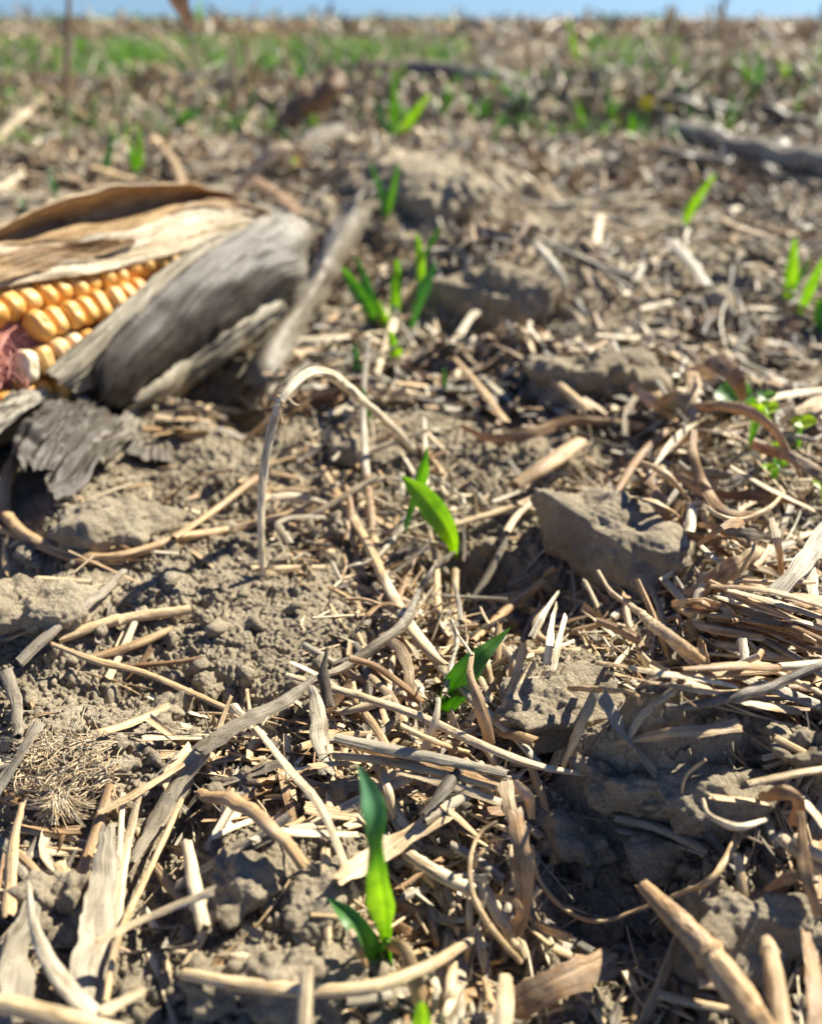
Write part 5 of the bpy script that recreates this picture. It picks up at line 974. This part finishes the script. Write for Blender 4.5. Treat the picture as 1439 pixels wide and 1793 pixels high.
# round-leaved weeds on the right heap
def weed(label, base, leaves, name='round_leaved_weed'):
    b0 = G(*base); r = empty(name, b0); tag(r, label, 'weed')
    for (x, y, rx, ry, tn, k) in leaves:
        d = float(b0[1])+k; c = D(x, y, d); z = (c-ORG)@FWD; SEED[0] += 1
        P = smooth_path([b0, b0*.4+c*.6+np.array([0, .001, .0015]), c], 14); V, F, U = sweep(P, np.full(14, .00035), sec_tube(6), [0, 1.0, 0], seed=SEED[0]); mk('stem', V, F, M_GREEN, U, .3, r)
        n, m = 9, 28; a = np.linspace(0, 2*PI, m); q = np.linspace(0, 1, n)[:, None]; rr = (1+.12*np.cos(a-PI/2*1.0)+.04*np.sin(5*a))[None]
        X = q*np.cos(a)*rx*rr*z/FPX; Y = q*np.sin(a)*ry*rr*z/FPX; nrm = nrmz((ORG-c)*.55+np.array([0, 0, .16])+rng.normal(0, .03, 3)); S_ = nrmz(np.cross(nrm, [0, .3, 1.0])); N_ = np.cross(S_, nrm)
        B_ = (X**2+Y**2)/(rx*z/FPX)*.35-.0004*np.exp(-(X/(.0003))**2)
        V = c+X[..., None]*S_+Y[..., None]*N_*-1+B_[..., None]*nrm; mk('leaf', V.reshape(-1, 3), grid_faces(n, m), M_GREEN, np.stack([X, Y], -1).reshape(-1, 2), tn, r)
weed('dark round-leaved weed behind the bowed brown leaf', (1300, 745), [(1285, 692, 30, 30, .8, -.006), (1305, 712, 24, 19, .7, -.004), (1272, 705, 16, 14, .8, -.002)])
weed('bright round-leaved weed right of the dark one', (1310, 790), [(1322, 722, 18, 18, .05, -.006), (1345, 715, 17, 17, .1, -.005), (1335, 735, 14, 12, .2, -.005), (1340, 692, 16, 10, .85, .008)])
weed('small green weed farthest right of the three low weeds', (1398, 790), [(1405, 738, 21, 15, .1, -.005), (1392, 735, 8, 16, .8, .001)])
weed('half hidden little weed under the bowed brown leaf', (1355, 850), [(1358, 782, 10, 12, .2, 0), (1345, 818, 13, 9, .15, 0), (1368, 812, 10, 8, .6, 0)])
weed('little weed cut by the right edge', (1440, 880), [(1438, 845, 14, 12, .1, 0)])
# yellow flower
def yellow():
    M = plain('petal_yellow', (.80, .66, .02), .5, .1); b0 = G(1130, 215); r = empty('yellow_flower', b0); tag(r, 'small yellow flower head in the blurred field', 'flower')
    d = float(b0[1]); c = D(1130, 180, d); V, F, U = sweep(smooth_path([b0, b0*.5+c*.5+np.array([.002, 0, 0]), c], 10), np.full(10, .0012), sec_tube(6), [0, 1.0, 0]); mk('stem', V, F, M_GREEN, U, .3, r)
    for i in range(9):
        a = i/9*2*PI; t = np.array([math.cos(a), -.3, math.sin(a)]); V, F, U = sweep(smooth_path([c, c+t*.005, c+t*.0085+np.array([0, -.001, 0])], 8), np.array([.001, .002, .0026, .003, .003, .0028, .002, .0006]), sec_flat(8, .1, .3), [0, -1.0, .3], seed=i); mk('petal', V, F, M, U, .1, r)
yellow()
# weeds of the far field
def tufts(K, a0, a1, hmin, hmax, wmin, wmax, nb, cond=None):
    x, y, r = polar(K, a0, a1, .62); k = vn(x*1.3/np.maximum(r*.35, .5), y*1.3/np.maximum(r*.35, .5), 91) > cond; x, y, r = x[k], y[k], r[k]; return x, y, r
def blades_mesh(x, y, H, W, nb, seed):
    g_ = np.random.default_rng(seed); K = len(x)*nb; X = np.repeat(x, nb); Y = np.repeat(y, nb); Hh = np.repeat(H, nb)*g_.uniform(.5, 1.1, K); Ww = np.repeat(W, nb)*g_.uniform(.6, 1.2, K)
    az = g_.uniform(0, 2*PI, K); lean = g_.uniform(.05, .8, K); Z = Tm(X, Y)-.002; s = np.linspace(0, 1, 5)
    off = np.stack([np.cos(az), np.sin(az)], 1)*(Hh*lean)[:, None]; C = np.empty((K, 5, 3))
    for j in range(2): C[:, :, j] = (X if j == 0 else Y)[:, None]+off[:, j:j+1]*s[None]**1.7
    C[:, :, 2] = Z[:, None]+Hh[:, None]*(s-.25*lean[:, None]*s*s)[...]
    sd = np.stack([-np.sin(az+.5), np.cos(az+.5), np.zeros(K)], 1)*Ww[:, None]; prof = np.array([.5, 1, 1, .7, .05])/2; up = np.array([0, 0, 1.0])
    L = C-sd[:, None]*prof[None, :, None]; R = C+sd[:, None]*prof[None, :, None]; Mi = C-up*(Ww*.18)[:, None, None]*0-np.stack([np.cos(az), np.sin(az), np.zeros(K)], 1)[:, None]*(Ww*.22)[:, None, None]
    V = np.stack([L, Mi, R, Mi-np.array([0, 0, .0])+np.stack([np.cos(az), np.sin(az), np.zeros(K)], 1)[:, None]*(Ww*.12)[:, None, None], L], 2)
    F = (grid_faces(5, 5)[None]+np.arange(K)[:, None, None]*25).reshape(-1, 4); UV = np.zeros((K, 5, 5, 2)); UV[..., 0] = np.linspace(0, .003, 5); UV[..., 1] = s[None, :, None]*Hh[:, None, None]
    return V.reshape(-1, 3), F, UV.reshape(-1, 2), np.repeat(np.clip(g_.choice([.0, .25, .45, .6, .8, .95], K, p=[.08, .16, .22, .2, .18, .16])+g_.normal(0, .04, K), 0, 1), 25)
x, y, r = tufts(620, .9, 6.5, 0, 0, 0, 0, 0, .02); x, y, r = x[:190], y[:190], r[:190]
o_ = np.argsort(r)
for q, i in enumerate(o_):
    V, F, U, R = blades_mesh(x[i:i+1], y[i:i+1], np.array([random.uniform(.02, .05)*(1+.12*r[i])]), np.array([random.uniform(.003, .006)*(1+.25*r[i])]), random.randint(3, 7), q)
    tag(mk('grass_tuft', V, F, M_GREEN, U, R), 'small blurred green tuft standing in the straw of the far field', 'grass tuft', 'green tufts in the far field')
b = Bag()
for K, a0, a1, h0, h1, w0, w1, nb, cd in ((2200, 2.2, 7, .012, .035, .0013, .003, 5, -.05), (6500, .5, 3.4, .03, .08, .002, .005, 6, -.35), (3600, .08, .7, .07, .19, .008, .025, 6, -.35)):
    x, y, r = polar(K, a0, a1, .72); k = vn(x/np.maximum(r*.11, .2), y/np.maximum(r*.2, .3), 97) > cd; x, y = x[k], y[k]
    V, F, U, R = blades_mesh(x, y, rng.uniform(h0, h1, len(x)), rng.uniform(w0, w1, len(x)), nb, 5); b.add(V, F, U, R)
tag(b.make('weed_growth', M_GREEN), 'low green weeds and grass covering the field towards the horizon', 'weeds', kind='stuff')
# thin dead stems standing in the far field
x, y, r = polar(170, .3, 5.5, .6)
for i in range(170):
    H = random.uniform(.04, .11)*(1+.06*r[i]); z = float(Tm(x[i], y[i])); p = np.array([x[i], y[i], z-.004]); l = rng.normal(0, .35, 2)*H
    V, F, U = sweep(smooth_path([p, p+np.array([l[0]*.4, l[1]*.4, H*.6]), p+np.array([l[0], l[1], H])], 8), np.linspace(.0022, .001, 8)*(1+.35*r[i]), sec_tube(6), [0, 1.0, 0], seed=i, rough=.15)
    tag(mk('dead_stem', V, F, M_STRAW, U, random.choice([.15, .3, .45, .6, .8])), 'thin dead stem standing out of focus in the far field', 'dry stem', 'dead stems in the far field')
# ------------------------------------------------------------------ loose pieces of straw, each its own object
def loose(K):
    cand = []
    while len(cand) < K:
        x, y, r = polar(400, 24, 57, .62); q = dens(x, y); k = rng.random(400) < q**1.4
        for i in np.where(k)[0]: cand.append((x[i], y[i], q[i]))
    return cand[:K]
NAMES = [('straw_piece', 'loose straw tube lying crosswise in the chopped straw', 'loose straw tubes in the chopped straw'),
         ('straw_sliver', 'loose flat sliver of straw lying in the chopped straw', 'loose straw slivers in the chopped straw'),
         ('leaf_scrap', 'loose thin scrap of curled dry leaf in the chopped straw', 'curled leaf scraps in the chopped straw')]
for i, (x, y, q) in enumerate(loose(110)):
    k = random.choices([0, 1, 2], [4, 5, 3])[0]; L = random.uniform(.009, .024)*(.55+1.9*math.hypot(x, y)); yaw = random.uniform(0, PI); d = np.array([math.cos(yaw), math.sin(yaw), 0])
    bend = random.gauss(0, .05 if k < 2 else .2)*L; tl = random.gauss(0, .28); sd = np.array([-d[1], d[0], 0]); s = np.linspace(-1, 1, 5)
    xs = x+d[0]*s*L/2; ys = y+d[1]*s*L/2; zs = Tm(xs, ys); z0 = zs.max()*.6+zs.mean()*.4+.001+random.random()**2*.008*q
    P = [np.array([xs[j], ys[j], z0+s[j]*math.tan(tl)*L/2+(abs(math.tan(tl))*L*.25)])+sd*bend*(1-s[j]**2)+np.array([0, 0, 1])*(random.random()*(.12 if k == 2 else .0)*L*(1-s[j]**2)) for j in range(5)]
    n = 16; C = smooth_path(P, n); w = [random.uniform(.0005, .0011), random.uniform(.0004, .0012), random.uniform(.0006, .0014)][k]
    hw = w*(1-.25*np.linspace(0, 1, n)**2)*(1+.06*rng.normal(0, 1, n)); sec = [sec_tube(14)*np.array([1, random.uniform(.5, .85)]), sec_flat(16, .16, random.uniform(.2, 1.2)), sec_flat(16, .06, random.uniform(.6, 1.4))][k]
    V, F, U = sweep(C, hw, sec, [0, 0, 1.0], roll=random.uniform(-1, 1)+np.linspace(0, random.gauss(0, .9 if k == 2 else .3), n), seed=1000+i, hollow=(k == 0), jag=.9, ridge=.04, rough=.04)
    nm, lb, gp = NAMES[k]; tag(mk(nm, V, F, M_LEAF if k == 2 else M_STRAW, U, float(np.clip(rng.choice(TINTS, p=TW)+rng.normal(0, .02), 0, 1))), lb, 'straw' if k < 2 else 'dry leaf', gp)
